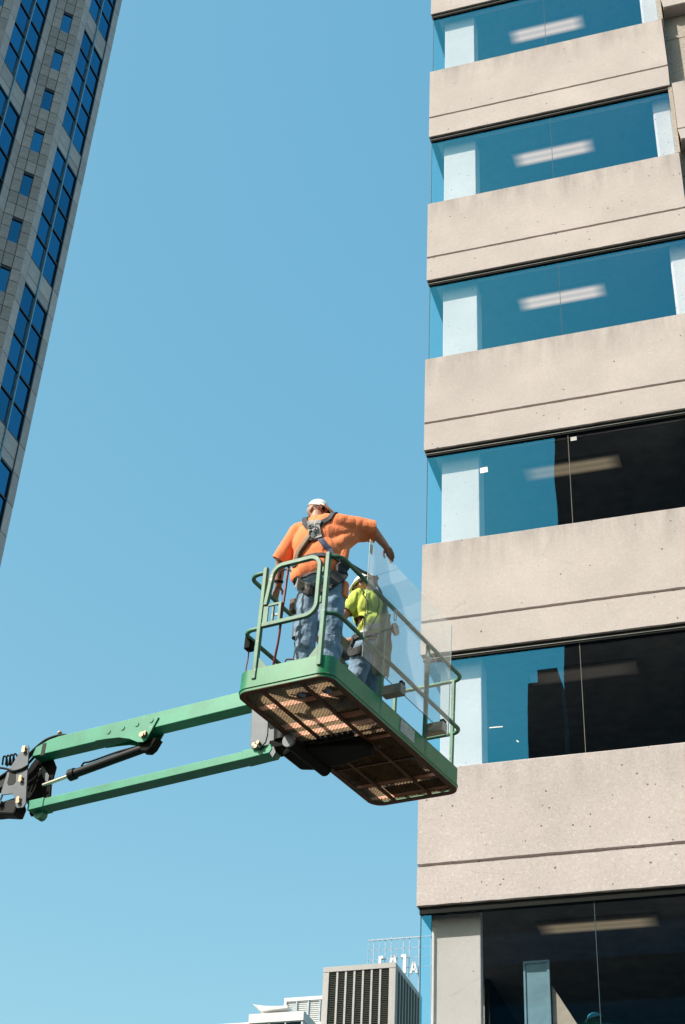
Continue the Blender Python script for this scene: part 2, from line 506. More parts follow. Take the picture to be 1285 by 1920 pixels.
# ------------------------------------------------------------------ concrete office building (right)
OX, OY, OAZ = 1.1701594, 18.0409277, -0.3378852
ZB, FL, BH, GR = 9.1161, 3.6, 1.8655, 0.5342
BAY = 4.257
office = thing('office_building', 'concrete office building with stacked pale bands and ribbon windows wrapping its corner', 'building', (OX, OY, 0), OAZ)


def wob(x, z, a=.004, f=6.):
    return a * noise.noise(V((x * f, z * 3.1, 1.7)))


def band(k, x1, ylen, rough_end=False):
    z0 = ZB + k * FL
    # profile (depth, height): outer face with a deep groove, chamfered arrises
    prof = [(.0, .012), (.0, GR - .022), (.05, GR - .016), (.05, GR + .016), (.0, GR + .022), (.0, BH - .014), (.014, BH), (.26, BH), (.26, 0), (.014, 0)]
    path = []
    n = 64
    for i in range(n + 1): path.append((x1 * (1 - i / n), None))
    for i in range(1, 13): path.append((0, ylen * i / 12))
    vs, fs, K = [], [], len(prof)
    for i, (x, y) in enumerate(path):
        for q, (d, z) in enumerate(prof):
            jag = wob(x + k * 9, q * 5 + k * 3, .006, 9) if q in (0, 1, 4, 9) else wob(x + k * 4, q, .003, 3)
            dz = jag if y is None else 0
            cnr = i == n
            if y is None and not cnr: vs.append((x + (wob(z * 4, k, .012, 2.5) if i == 0 else 0), d, z0 + z + dz))
            elif cnr: vs.append((d, d, z0 + z))
            else: vs.append((d, y, z0 + z))
    for i in range(len(path) - 1):
        for q in range(K):
            w = (q + 1) % K
            fs.append((i * K + q, i * K + w, (i + 1) * K + w, (i + 1) * K + q))
    fs.append(list(range(K))); fs.append([(len(path) - 1) * K + q for q in range(K)])
    return MB().add(vs, fs).build('concrete_band', M['concrete_low'] if k <= 0 else M['concrete'], office)


YL = 11.0
KS = list(range(-2, 6))
for k in KS:
    band(k, BAY, YL)
    z0 = ZB + k * FL
    zt, zn = z0 + BH, z0 + FL                 # window runs from this band's top to the next band's foot
    # slab and ceiling of the storey above
    MB().box(.27, 12, .27, YL - .02, zn - .002, zn + .28).build('ceiling', M['ceiling'], office)
    # dark head channel with its thin metal trim
    hd = MB().box(.03, BAY - .01, .035, .12, zn - .085, zn - .003)
    hd.box(.03, .12, .12, 2.6, zn - .085, zn - .003)
    hf = hd.build('window_head', M['frame_dark'], office)
    if k >= 0: MB().box(.028, BAY - .012, .026, .035, zn - .056, zn - .048).build('trim', M['trim'], hf)
    # panes butt-jointed with sealant
    low = zt - .02
    a, b_ = (.045, 2.1655), (2.1725, BAY - .045)
    for (x0, x1) in (a, b_):
        MB().box(x0, x1, .062, .074, low, zn - .08).build('window_pane', M['window_glass'], office)
    MB().box(2.1658, 2.1722, .058, .076, low, zn - .085).build('sealant_joint', M['joint_pale'] if k in (0, 1) else M['joint'], office)
    MB().box(.040, .052, .090, 2.5, low, zn - .08).build('side_pane', M['side_glass'], office)
    MB().box(.036, .044, .060, .090, low, zn - .085).build('corner_joint', M['joint'], office)
    # sill flashing
    MB().box(.03, BAY - .03, .055, .085, zt - .001, zt + .012).build('sill', M['aluminium'], office)
    # white columns just behind the glass
    MB().box(.225 if k >= 0 else .14, .795 if k >= 0 else .75, .22, .55 if k >= 0 else .34, z0 + .3, zn - .004).build('column', M['column'], office, bevel=.01)
    MB().box(3.905, 4.225, .24, .60, z0 + .3, zn - .004).build('column', M['column'], office, bevel=.04)
    MB().box(4.218, 4.286, .03, .238, zt + .03, zn - .01).build('jamb', M['concrete_plain'], office, bevel=.006)
    # core, party walls, floor
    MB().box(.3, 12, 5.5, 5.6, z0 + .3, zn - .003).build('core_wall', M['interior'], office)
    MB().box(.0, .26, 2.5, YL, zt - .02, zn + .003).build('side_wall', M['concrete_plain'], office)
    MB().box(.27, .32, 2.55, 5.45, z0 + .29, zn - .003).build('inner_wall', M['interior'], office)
    # ceiling light: housing, two tube rows
    ln = MB().box(1.32, 2.82, .72, 1.08, zn - .035, zn - .004).build('ceiling_light', M['fixture'], office, bevel=.004)
    MB().box(1.335, 2.805, .735, 1.065, zn - .050, zn - .036).build('diffuser', M['tube_light'] if k >= 2 else (M['tube_off'] if k == 0 else M['tube_dim']), ln)
# top of the building out of frame
MB().box(.05, 12, .05, YL, ZB + 6 * FL - .0, ZB + 6 * FL + 1.2).build('parapet', M['concrete_plain'], office)
MB().box(.02, 12, .05, YL, 0, ZB - 2 * FL - .002).build('base_wall', M['concrete_plain'], office)
MB().box(11.8, 12, .3, YL - .1, 0, ZB + 6 * FL).build('party_wall', M['concrete_plain'], office)
MB().box(.3, 12, YL - .1, YL, ZB - 2 * FL, ZB + 6 * FL).build('rear_wall', M['concrete_plain'], office)
# neighbouring bay: bands half a storey off, on a wall set back
for k in range(-2, 7):
    z0 = ZB + 12.958 - 14.4 + k * FL
    h = 1.49
    prof = [(0, .02), (0, .262), (.028, .268), (.028, .288), (0, .294), (0, h - .012), (.012, h), (.24, h), (.24, 0), (.02, 0)]
    mb = MB()
    n = 40
    vs, fs, K = [], [], len(prof)
    for i in range(n + 1):
        x = 4.292 + (9.6 - 4.292) * i / n
        for q, (d, z) in enumerate(prof):
            e = .03 * max(0, 1 - i) if q in (0, 9) else 0
            vs.append((x + e, d, z0 + z + wob(x, q + k, .005, 8)))
    for i in range(n):
        for q in range(K):
            w = (q + 1) % K
            fs.append((i * K + q, (i + 1) * K + q, (i + 1) * K + w, i * K + w))
    fs += [list(range(K)), [n * K + q for q in range(K)]]
    mb.add(vs, fs).build('concrete_band', M['concrete'], office)
    # set-back wall with a joint
    MB().box(4.262, 9.6, .245, .40, z0 - .62, z0 + .02).build('recessed_wall', M['concrete_plain'], office)
    MB().box(4.262, 9.6, .245, .40, z0 - FL + h - .02, z0 - .64).build('recessed_wall', M['concrete_plain'], office)
    MB().box(4.262, 9.6, .262, .39, z0 - .64, z0 - .62).build('joint', M['joint'], office)
MB().box(9.6, 12, .02, .3, 0, ZB + 6 * FL).build('end_wall', M['concrete_plain'], office)
# storey behind the lowest window: glazed screen; pale prism cut as a sunlit patch
zq = ZB - FL + BH
sc_ = MB().box(1.205, 1.228, .50, .55, zq - 1.3, zq + 1.12).box(1.49, 1.52, .50, .55, zq - 1.3, zq + 1.12).box(1.205, 1.52, .50, .55, zq + 1.12, zq + 1.15).build('glazed_screen', M['screen_blue_light'], office)
MB().box(1.228, 1.49, .515, .53, zq - 1.3, zq + 1.12).build('panel', M['screen_blue_light'], sc_)
MB().prism([(1.53, zq + .86), (1.86, zq + .30), (1.86, zq - 1.3), (1.53, zq - 1.3)], lambda a, b_, t: (a, t, b_), .56, .64).build('sunlit_wedge', M['interior_sunlit'], office)  # the slanting edge of the sunlight is built into this shape

# notes stuck on the panes (office local -> world)
OM = Matrix.Translation((OX, OY, 0)) @ Matrix.Rotation(OAZ, 4, 'Z')
def on_glass(name, x, z, w, h, tilt, mat, label, cat, group=None):
    me = MB().box(-w / 2, w / 2, -.0008, .0008, -h / 2, h / 2)
    o = me.build(name, mat)
    o.matrix_world = OM @ Matrix.Translation((x, .0600, z)) @ Matrix.Rotation(tilt, 4, 'Y')
    tag(o, label, cat, group)
    return o


# ------------------------------------------------------------------ granite tower (left)
TS = V((-16.830276, 63.818037, 0))
tower = thing('granite_tower', 'tall granite clad tower with blue glass strips and narrow slit windows, cropped at left', 'building', TS)
UN = 1.88
Z0T = 84.12
db = V((0.351, 0.9364, 0)).normalized()            # along a bay face, going away
nb = V((db.y, -db.x, 0))                           # out of the bay face
dr = V((0.8890, 0.4578, 0)).normalized()           # along the face between bays
nr = V((dr.y, -dr.x, 0))
GAP = .014
pan_cache = {}


def face_mtx(o, d, n):                             # columns: along, into the wall, up
    return Matrix(((d.x, -n.x, 0, o.x), (d.y, -n.y, 0, o.y), (0, 0, 1, o.z), (0, 0, 0, 1)))


def piece(name, F, s0, s1, z0, z1, dep0, dep1, mat, gap=GAP, jit=.004):
    base_ = {v.name: k for k, v in M.items()}.get(mat.name)
    r0 = random.random()
    if base_ in ('granite', 'granite_light', 'tower_glass') and r0 < .45: mat = M['%s_%d' % (base_, 0 if r0 < .22 else 1)]
    key = (name, round(s1 - s0, 3), round(z1 - z0, 3), round(dep1 - dep0, 3), mat.name)
    if key not in pan_cache:
        w, h, t = (s1 - s0) / 2 - gap, (z1 - z0) / 2 - gap, dep1 - dep0
        e = min(.015, t * .4)
        b = MB().add([(-w + e, 0, -h + e), (w - e, 0, -h + e), (w - e, 0, h - e), (-w + e, 0, h - e), (-w, e, -h), (w, e, -h), (w, e, h), (-w, e, h), (-w, t, -h), (w, t, -h), (w, t, h), (-w, t, h)],
                     [(0, 1, 2, 3), (0, 4, 5, 1), (1, 5, 6, 2), (2, 6, 7, 3), (3, 7, 4, 0), (4, 8, 9, 5), (5, 9, 10, 6), (6, 10, 11, 7), (7, 11, 8, 4), (11, 10, 9, 8)])
        me = b.mesh(name); me.materials.append(mat)
        pan_cache[key] = me
    o = shared(name, pan_cache[key], tower, mtx=F @ Matrix.Translation(((s0 + s1) / 2, dep0 + random.uniform(-jit, jit), (z0 + z1) / 2)))
    return o


BW = 3.908                                         # bay face width
WL, WM, WR = .636, 1.818, 3.191                    # window strip edges and middle, from the near end of the bay


def bay(o, zlo, zhi):
    """One bay face: stone edges, two columns of panes, a stone spandrel every third storey."""
    F = face_mtx(o, db, nb)
    iz0, iz1 = math.floor((zlo - Z0T) / UN), math.ceil((zhi - Z0T) / UN)
    for i in range(iz0, iz1):
        z = Z0T + i * UN
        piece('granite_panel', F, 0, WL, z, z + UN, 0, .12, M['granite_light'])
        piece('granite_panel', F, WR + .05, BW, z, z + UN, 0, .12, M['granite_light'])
        span = (i % 6) == 0
        for (s0, s1) in ((WL, WM), (WM + .07, WR)):
            if span:
                piece('granite_panel', F, s0 + .02, s1, z, z + UN * .36, .03, .12, M['granite_light'])
                piece('granite_panel', F, s0 + .02, s1, z + UN * .36, z + UN, .03, .12, M['granite_light'])
            else:
                piece('window_pane', F, s0 + .02, s1 - .02, z, z + UN, .085, .10, M['tower_glass'], gap=.05, jit=.003)
    zl, zh = Z0T + iz0 * UN, Z0T + iz1 * UN
    T = lambda s0, s1, a, b, c, d: [F @ V(p) for p in ((s0, a, c), (s1, a, c), (s1, b, c), (s0, b, c), (s0, a, d), (s1, a, d), (s1, b, d), (s0, b, d))]
    Q = [(3, 2, 1, 0), (4, 5, 6, 7), (0, 1, 5, 4), (1, 2, 6, 5), (2, 3, 7, 6), (3, 0, 4, 7)]
    MB().add(T(.02, BW - .02, .122, .4, zl - .02, zh), Q).build('wall', M['granite_back'], tower)
    MB().add(T(WM, WM + .075, -.05, .12, zl, zh), Q).build('mullion', M['tower_mullion'], tower)
    MB().add(T(WR - .02, WR + .05, -.01, .12, zl, zh), Q).build('edge_mullion', M['tower_frame'], tower)
    # transoms
    tr = MB()
    for i in range(iz0, iz1 + 1):
        if i % 6 == 0 or i % 6 == 1:
            t0 = .10 if i % 6 == 0 else .05
        else: t0 = .05
        for (s0, s1) in ((WL + .02, WM), (WM + .075, WR - .02)):
            tr.add(T(s0, s1, .02, .119, Z0T + i * UN - t0, Z0T + i * UN + .05), Q)
    tr.build('transoms', M['tower_frame'], tower, kind='stuff')
    # plain lower run of the same bay, below what the picture shows
    MB().add(T(.0, BW, .0, .4, 0, zl - .02), Q).build('lower_wall', M['granite'], tower)
    MB().add(T(WL, WR, -.02, .0, 4, zl - .5), Q).build('lower_glazing', M['tower_glass'], tower)


RW = 1.653


def recess(o, zlo, zhi):
    """The set-back face between bays: three columns of stone with a slit window on each storey."""
    F = face_mtx(o, dr, nr)
    zs = 80.50                                     # a slit head
    s1, s2 = .545, 1.135
    k0, k1 = math.floor((zlo - zs) / (2 * UN)), math.ceil((zhi - zs) / (2 * UN))
    for k in range(k0, k1):
        t = zs + k * 2 * UN
        for j, (za, zb) in enumerate(((t - 2 * UN, t - 1.5 * UN), (t - 1.5 * UN, t - UN), (t - UN, t - .48 * UN), (t - .48 * UN, t))):
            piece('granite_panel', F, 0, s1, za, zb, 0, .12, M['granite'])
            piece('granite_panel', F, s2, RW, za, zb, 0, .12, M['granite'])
            if j < 2: piece('granite_panel', F, s1, s2, za, zb, 0, .12, M['granite'])
        wn = piece('slit_window', F, s1, s2, t - UN, t, .115, .13, M['tower_glass'], gap=.02)
        hb = MB().add([F @ V(p) for p in ((s1, .05, t - .16), (s2, .05, t - .16), (s2, .12, t - .16), (s1, .12, t - .16), (s1, .05, t), (s2, .05, t), (s2, .12, t), (s1, .12, t))],
                      [(3, 2, 1, 0), (4, 5, 6, 7), (0, 1, 5, 4), (1, 2, 6, 5), (2, 3, 7, 6), (3, 0, 4, 7)]).build('window_head', M['tower_frame'], tower)
    zl, zh = zs + (k0 - 1) * 2 * UN, zs + (k1 - 1) * 2 * UN
    mb = MB().add([F @ V(p) for p in ((0, .132, zl), (RW, .132, zl), (RW, .5, zl), (0, .5, zl), (0, .132, zh), (RW, .132, zh), (RW, .5, zh), (0, .5, zh))],
                  [(3, 2, 1, 0), (4, 5, 6, 7), (0, 1, 5, 4), (1, 2, 6, 5), (2, 3, 7, 6), (3, 0, 4, 7)])
    mb.build('wall', M['granite_back'], tower)
    MB().add([F @ V(p) for p in ((0, 0, 0), (RW, 0, 0), (RW, .5, 0), (0, .5, 0), (0, 0, zl), (RW, 0, zl), (RW, .5, zl), (0, .5, zl))],
             [(3, 2, 1, 0), (4, 5, 6, 7), (0, 1, 5, 4), (1, 2, 6, 5), (2, 3, 7, 6), (3, 0, 4, 7)]).build('lower_wall', M['granite'], tower)


o1 = -db * BW                                      # near end of the outer bay (root at the corner)
bay(o1, 42, 98)
r1 = o1 - dr * RW
recess(r1, 60, 98)
o2 = r1 - db * BW
bay(o2, 66, 98)
r2 = o2 - dr * RW
recess(r2, 82, 98)
o3 = r2 - db * BW
# body of the tower behind the faces
core = [o3 - nb * .3, o2 - nb * .45, r1 - nb * .45 - nr * .3, o1 - nb * .45 - nr * .2, V((0, 0, 0)) - nb * .42 - db * .02, V((-18, 9, 0)), V((-30, -2, 0)), o3 + V((-14, -1, 0))]
MB().prism([(p.x, p.y) for p in core], lambda x, y, t: (x, y, t), .01, 101).build('core', M['granite_back'], tower)


# ------------------------------------------------------------------ background roofs (bottom)
def grid_mtx(P):                                   # street grid: x to the right and nearer, y away
    a = R(109.4)
    d, n = V((math.sin(a), math.cos(a), 0)), V((math.sin(R(19.4)), math.cos(R(19.4)), 0))
    return Matrix(((d.x, n.x, 0, P[0]), (d.y, n.y, 0, P[1]), (0, 0, 1, P[2] if len(P) > 2 else 0), (0, 0, 0, 1)))


lv = thing('louvred_penthouse', 'rooftop plant box with tall dark louvre panels between pale posts, beside the concrete corner', 'building')
lv.matrix_world = grid_mtx((.49, 95.0))
W1, D1, ZT = 4.62, 6.2, 36.85
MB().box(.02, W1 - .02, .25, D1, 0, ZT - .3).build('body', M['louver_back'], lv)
fr = MB().box(-.1, W1, -.05, D1 + .05, ZT - .32, ZT)
fr.box(-.1, .28, -.03, .3, 0, ZT - .32).box(W1 - .42, W1 - .004, -.03, .25, 0, ZT - .32)
fr.build('frame', M['louver_frame'], lv)
npan = 7
xs0, xs1 = .28, W1 - .42
pw = (xs1 - xs0) / npan
for i in range(npan):
    x0 = xs0 + i * pw
    if i: MB().box(x0 - .07, x0 + .05, -.01, .24, 20, ZT - .32).build('post', M['louver_frame'], lv)
    sl = MB()
    for j in range(70):
        z = ZT - .40 - j * .115
        sl.add([(x0 + .05, .02, z - .06), (x0 + pw - .07, .02, z - .06), (x0 + pw - .07, .14, z + .03), (x0 + .05, .14, z + .03), (x0 + .05, .02, z - .045), (x0 + pw - .07, .02, z - .045), (x0 + pw - .07, .14, z + .045), (x0 + .05, .14, z + .045)],
               [(3, 2, 1, 0), (4, 5, 6, 7), (0, 1, 5, 4), (1, 2, 6, 5), (2, 3, 7, 6), (3, 0, 4, 7)])
    sl.build('louvre_panel', M['louver_slat'], lv, kind='stuff')
for i in range(9):
    y0 = .35 + i * .65
    MB().box(W1 - .02, W1 + .03, y0 - .06, y0 + .06, 20, ZT - .32).build('post', M['louver_frame'], lv)
    sl = MB()
    for j in range(70):
        z = ZT - .40 - j * .115
        sl.box(W1 - .015, W1 + .008, y0 + .06, y0 + .59, z - .05, z + .0)
    sl.build('louvre_panel', M['louver_slat'], lv, kind='stuff')

# roof sign behind it
sg = thing('rooftop_sign', 'white letters on a thin steel frame above the louvred roof box', 'sign')
sg.matrix_world = grid_mtx((3.96, 119.93))
ZS = 48.55
f_ = MB()
f_.box(-.02, 9, -.03, .03, ZS - .10, ZS + .0)
sgf = f_.build('top_rail', M['sign_steel'], sg)
for i, x in enumerate((.0, .46, .93, 1.42, 1.92, 2.42, 2.92, 3.42, 4.2, 5.2, 6.2, 7.2)):
    dark = i in (0, 2, 5)
    MB().box(x - (.018 if dark else .03), x + (.018 if dark else .03), .04, .10, ZS - 9, ZS - .1 + (.25 if i == 4 else 0)).build('post', M['sign_steel'], sg)
for z in (ZS - .85, ZS - 1.65, ZS - 2.45):
    MB().box(0, 9, .10, .13, z - .02, z + .02).build('rail', M['sign_steel'], sg)


def letter(polys, x, z, sc=1.):
    mb = MB()
    for p in polys: mb.prism([(x + u * sc, z + v * sc) for u, v in p], lambda a, b, t: (a, t, b), -.16, 0)
    return mb.build('letter', M['sign_white'], sg)


LA = [[(0, 0), (.14, 0), (.34, .62), (.34, .8), (.25, .8)], [(.58, 0), (.44, 0), (.24, .62), (.34, .8), (.34, .8), (.33, .8)], [(.15, .17), (.43, .17), (.40, .30), (.18, .30)]]
LA = [[(0, 0), (.15, 0), (.31, .8), (.19, .8)], [(.56, 0), (.41, 0), (.25, .8), (.37, .8)], [(.11, .18), (.45, .18), (.42, .32), (.14, .32)], [(.20, .66), (.36, .66), (.36, .8), (.20, .8)]]
LG = [[(0, 0), (.16, 0), (.16, 1.), (0, 1.)], [(.16, .84), (.28, .84), (.28, 1.), (.16, 1.)]]
L7 = [[(.12, 0), (.28, 0), (.28, 1.), (.12, 1.)], [(0, .84), (.12, .84), (.12, 1.), (0, 1.)]]
letter(LG, .95, ZS - 2.85, 1.4)
letter(LA, 1.66, ZS - 2.85, 1.75)
letter(L7, 2.80, ZS - 3.0, 1.55)
letter(LA, 3.52, ZS - 3.05, 1.2)

# white buildings at the foot of the picture
wb = thing('white_building', 'low white flat roofed building at the bottom edge with a swept roof edge', 'building')
wb.matrix_world = grid_mtx((-3.85, 92.0))
zr = 32.62
wl = MB().box(0, 3.35, 0, 9, 0, zr - .55).build('wall', M['white_wall'], wb)
MB().box(-.05, 3.40, -.06, 9.1, zr - .55 + .003, zr).build('parapet', M['white_wall'], wb)
for i in range(3):
    MB().box(.25 + i * 1.03, 1.18 + i * 1.03, -.03, -.002, zr - 1.9, zr - .62).build('window', M['far_glass'], wl)
rp = [(-.05, .62), (.2, .56), (.7, .47), (1.4, .41), (2.2, .40), (2.2, .26), (1.2, .20), (.7, .16), (.45, .20), (.25, .40)]
MB().prism([(x + .15, zr + z) for x, z in rp], lambda a, b, t: (a, t, b), -.02, 7).build('swept_roof', M['white_wall'], wb)

ws = thing('screened_roof_plant', 'pale ribbed roof screen framed in white left of the louvred box', 'building')
ws.matrix_world = grid_mtx((-2.0, 100.0))
zz = 36.5
fr = MB().box(-.03, 3.6, -.05, .1, zz - .22, zz).box(-.03, .13, -.05, .1, zz - 3.5, zz - .22).build('frame', M['white_wall'], ws)
MB().box(.0, 3.6, .12, 5, 0, zz - .1).build('body', M['screen'], ws)
for i in range(4):
    MB().box(.13 + i * .80 + .66, .13 + i * .80 + .75, -.02, .12, zz - 3.5, zz - .22).build('mullion', M['sign_steel'], ws)
sl = MB()
for j in range(24): sl.box(.13, 3.6, .06, .118, zz - .30 - j * .13, zz - .22 - j * .13)
sl.build('screen_slats', M['screen'], ws, kind='stuff')
MB().box(.55, 3.6, -.5, -.06, 0, zz - 1.85).build('lower_wall', M['white_wall'], ws)

wc = thing('white_parapet_building', 'long white parapet with shallow panels, lowest at the bottom left edge', 'building')
wc.matrix_world = grid_mtx((-9.2, 96.5))
MB().box(0, 6.5, 0, 6, 0, 32.8).build('wall', M['white_wall'], wc)
for i in range(5):
    MB().box(.1 + i * 1.3, 1.3 + i * 1.3, -.06, -.002, 30, 32.7).build('panel', M['white_wall'], wc)
MB().box(-.1, 6.6, -.12, 6.1, 32.802, 33.0).build('coping', M['white_wall'], wc)

# ------------------------------------------------------------------ dark towers behind the camera, seen only in the panes
FP = V((3.06, 17.4, 0))


def dark_tower(name, label, az, D, width, depth, top, floors=3.8, step=None):
    t = thing(name, label, 'building', group='dark buildings mirrored in the windows')
    a = R(az)
    P = FP + V((math.sin(a), math.cos(a), 0)) * D
    t.matrix_world = grid_mtx((P.x, P.y)) @ Matrix.Rotation(math.pi, 4, 'Z') @ Matrix.Scale(1, 4)
    # local: x to the left of the facade as the mirror sees it, facade at y = 0 looking back at the street
    MB().box(-width, 0, 0, depth, 0, top).build('wall', M['black_tower'], t)
    win = MB()
    n = int(top / floors)
    for i in range(1, n):
        win.box(-width + .6, -.6, -.06, -.003, i * floors, i * floors + 1.7)
    win.build('window_strips', M['faint_pane'] if 'low' in name else M['black_pane'], t, kind='stuff')
    lit = MB()
    rnd = random.Random(int(D))
    for i in range(10):
        x, z = -rnd.uniform(1, width - 1.5), rnd.randint(2, max(3, n - 2)) * floors + .4
        lit.box(x - rnd.uniform(.5, 1.6), x, -.09, -.062, z, z + .5)
    lit.build('lit_rooms', M['dim_lamp'], t, kind='stuff')
    if step:
        x0, x1, h = step
        MB().box(-x1, -x0, .2, depth, top + .002, top + h).build('plant_room', M['black_tower'], t)
    return t


dark_tower('dark_office_tower', 'dark office tower across the street, mirrored in the lower right panes', -151.15, 70, 34, 22, 83.0)
dark_tower('dark_slim_tower', 'dark slim tower with a stepped top, mirrored left of the sealant joint', -149.33, 150, 4.4, 8, 100.8, step=(1.3, 3.9, 2.0))
dark_tower('dark_low_block', 'dark low block across the street, mirrored all over the lowest window', -143.9, 60, 46, 20, 36.2, step=(1.2, 3.2, .9))

# ------------------------------------------------------------------ boom lift
px_, py_, pz_, hd, tx, ty = 0.2045, 12.0346, 8.0603, 0.5462, 0.0273, 0.0427
BM = Matrix.Translation((px_, py_, pz_)) @ Matrix.Rotation(-hd, 4, 'Z') @ Matrix.Rotation(tx, 4, 'X') @ Matrix.Rotation(ty, 4, 'Y')
KN = BM @ V((-3.85, 0, .2))                        # knuckle where the jib meets the main boom
bdir = (BM.to_3x3() @ V((-1, 0, 0))); bdir.z = 0; bdir.normalize()
TT = KN + bdir * 7.2; TT.z = 2.3                   # main boom foot, on the turntable
lift = thing('boom_lift', 'green articulated boom lift holding up a railed work platform', 'boom lift', (TT.x, TT.y, 0))
LB = Matrix.Translation((-TT.x, -TT.y, 0)) @ BM
G, GW, DS = M['green'], M['green_worn'], M['dark_steel']
HW, HL, CR = .455, 1.22, .125
loop = fillet([(-HW, -HL, 0), (HW, -HL, 0), (HW, HL, 0), (-HW, HL, 0)], CR, 10, True)
plat = MB().sweep(loop, [(-.003, 0), (.003, 0), (.003, .196), (-.003, .196)], closed=True)
plat.sweep(loop, [(.003, .020), (.011, .026), (.011, .036), (.003, .042)], closed=True)
plat = plat.build('work_platform', G, lift, LB, smooth=True)
MB().sweep(loop, [(-.052, -.006), (.002, -.006), (.002, .004), (-.052, .004)], closed=True).build('bottom_flange', M['rust'], plat)
fm, fw_ = MB(), MB()
y, r_ = -1.19, 0
while y < 1.19:
    xl = HW - .02
    if abs(y) > HL - CR: xl = HW - CR + math.sqrt(max(0, CR ** 2 - (abs(y) - HL + CR) ** 2)) - .012
    pts = []
    i = 0
    while -xl + i * .017 < xl:
        pts.append((-xl + i * .017, y + (.0035 if (i + r_) % 2 else -.0035), .024)); i += 1
        sun_band = any(a <= y <= b for a, b in ((-.90, -.83), (-.53, -.45), (-.36, -.30), (-.05, .0), (.80, .86), (1.08, 1.13)))  # bands across the floor where sunlight on the strands is painted in
    if len(pts) > 2: (fw_ if sun_band else fm).sweep(pts, [(.001, -.0075), (.0035, -.0075), (.0, .0075), (-.0025, .0075)])
    y += .0185; r_ += 1
fm.build('floor_mesh', M['mesh'], plat, kind='stuff')
fw_.build('sunlit_floor_mesh', M['mesh_sunlit'], plat, kind='stuff')
for x in (-.21, .165):
    MB().box(x - .014, x + .014, -1.17, 1.17, -.008, .013).build('floor_bearer', M['rust'], plat)
for yb in (-.2, .42):
    MB().box(-.44, .44, yb - .010, yb + .010, .004, .0135).build('floor_joist', M['rust'], plat)
XR, XLp, ZT_, ZM = .3565, -.2715, 1.158, .60
for nm, z in (('top_rail', ZT_), ('mid_rail', ZM)):
    p = fillet([(XR, -HL + .02, z), (HW, -HL + .02, z), (HW, HL - .02, z), (-HW, HL - .02, z), (-HW, -HL + .02, z), (XLp, -HL + .02, z)], .10, 6)
    MB().tube(p, .0195, 10).build(nm, GW, plat, smooth=True)
for (x, y) in ((XR, -HL + .005), (XLp, -HL + .005)):
    MB().box(x - .02, x + .02, y - .02, y + .02, .10, ZT_ + .035).build('post', GW, plat, bevel=.005)
for (x, y) in ((HW - .012, -.355), (HW - .012, .485), (-HW + .012, -.355), (-HW + .012, .485), (XR, HL - .025), (-.28, HL - .025)):
    MB().box(x - .017, x + .017, y - .017, y + .017, .03, ZT_).build('post', GW, plat, bevel=.004)
for (x, s_) in ((XR, -1), (XLp, 1)):               # gussets at the gate posts
    MB().prism([(x, .19), (x + s_ * .12, .19), (x, .33)], lambda a, b, t: (a, t, b), -HL + .0, -HL + .008).build('gusset', GW, plat)
# gate: rounded frame with latch bracket
gp = fillet([(-.215, -HL + .0, ZM + .005), (.285, -HL + .0, ZM + .005), (.285, -HL + .0, ZT_ + .015), (-.185, -HL + .0, ZT_ + .015)], .11, 7)
gp = fillet([(-.245, -HL, ZM + .005), (.283, -HL, ZM + .005), (.283, -HL, ZT_ + .02), (-.185, -HL, ZT_ + .02), (-.232, -HL, .80)], .105, 7)
s_ = .019
gate = MB().sweep(gp, [(-s_, -s_), (s_, -s_), (s_, s_), (-s_, s_)], (0, 1, 0)).build('gate', GW, plat, bevel=.004)
MB().box(-.252, -.198, -HL - .006, -HL + .006, .625, .81).build('latch_plate', GW, gate, bevel=.003)
MB().box(-.198, -.07, -HL - .008, -HL + .008, .785, .805).box(-.098, -.072, -HL - .008, -HL + .008, .62, .785).box(-.165, -.150, -HL + .0, -HL + .02, .63, .785).build('latch_bracket', GW, gate)
MB().ball((-.12, -HL + .02, .70), (.035, .008, .014)).build('latch_tag', M['white_web'], gate)
MB().cyl((XR - .035, -HL, .70), (XR - .035, -HL, .76), .014).cyl((XR - .035, -HL, 1.0), (XR - .035, -HL, 1.05), .014).build('hinge', GW, gate)
# control box and wiring on the left rail
cb = MB().box(-.50, -.44, -1.10, -1.02, .50, .62).build('control_box', DS, plat, bevel=.008)
MB().tube(curve([(-.47, -1.06, .50), (-.475, -1.05, .42), (-.46, -1.08, .34), (-.45, -1.10, .22)]), .006, 6).build('cable', M['red_hose'], cb)
con = MB().box(-.43, -.20, -.02, .24, 1.02, 1.16).box(-.40, -.26, .0, .2, .96, 1.02).build('control_console', M['grey_steel'], plat, bevel=.012)
for i in range(3): MB().cyl((-.37 + i * .06, .08, 1.16), (-.37 + i * .06, .07, 1.22), .008, 8).build('lever', M['rubber'], con)
ft = MB().box(.02, .14, -.92, -.80, .03, .10).build('foot_switch', M['grey_steel'], plat, bevel=.01)
MB().tube(fillet([(.0, -1.185, .19), (.0, -1.185, .25), (.09, -1.185, .23), (.09, -1.185, .17)], .02, 4), .007, 6).build('hoop', M['rust'], plat)
cup = MB().cyl((-.40, -.44, .93), (-.40, -.44, 1.08), .05, 14).build('cup_holder', M['grey_steel'], plat, smooth=True)
# data plate on the long side
MB().box(HW + .004, HW + .008, .0, .26, .055, .175).build('data_plate', M['label'], plat)
MB().cyl((HW - .01, .23, .19), (HW + .012, .23, .16), .012).build('plate_bolt', M['brass'], plat)
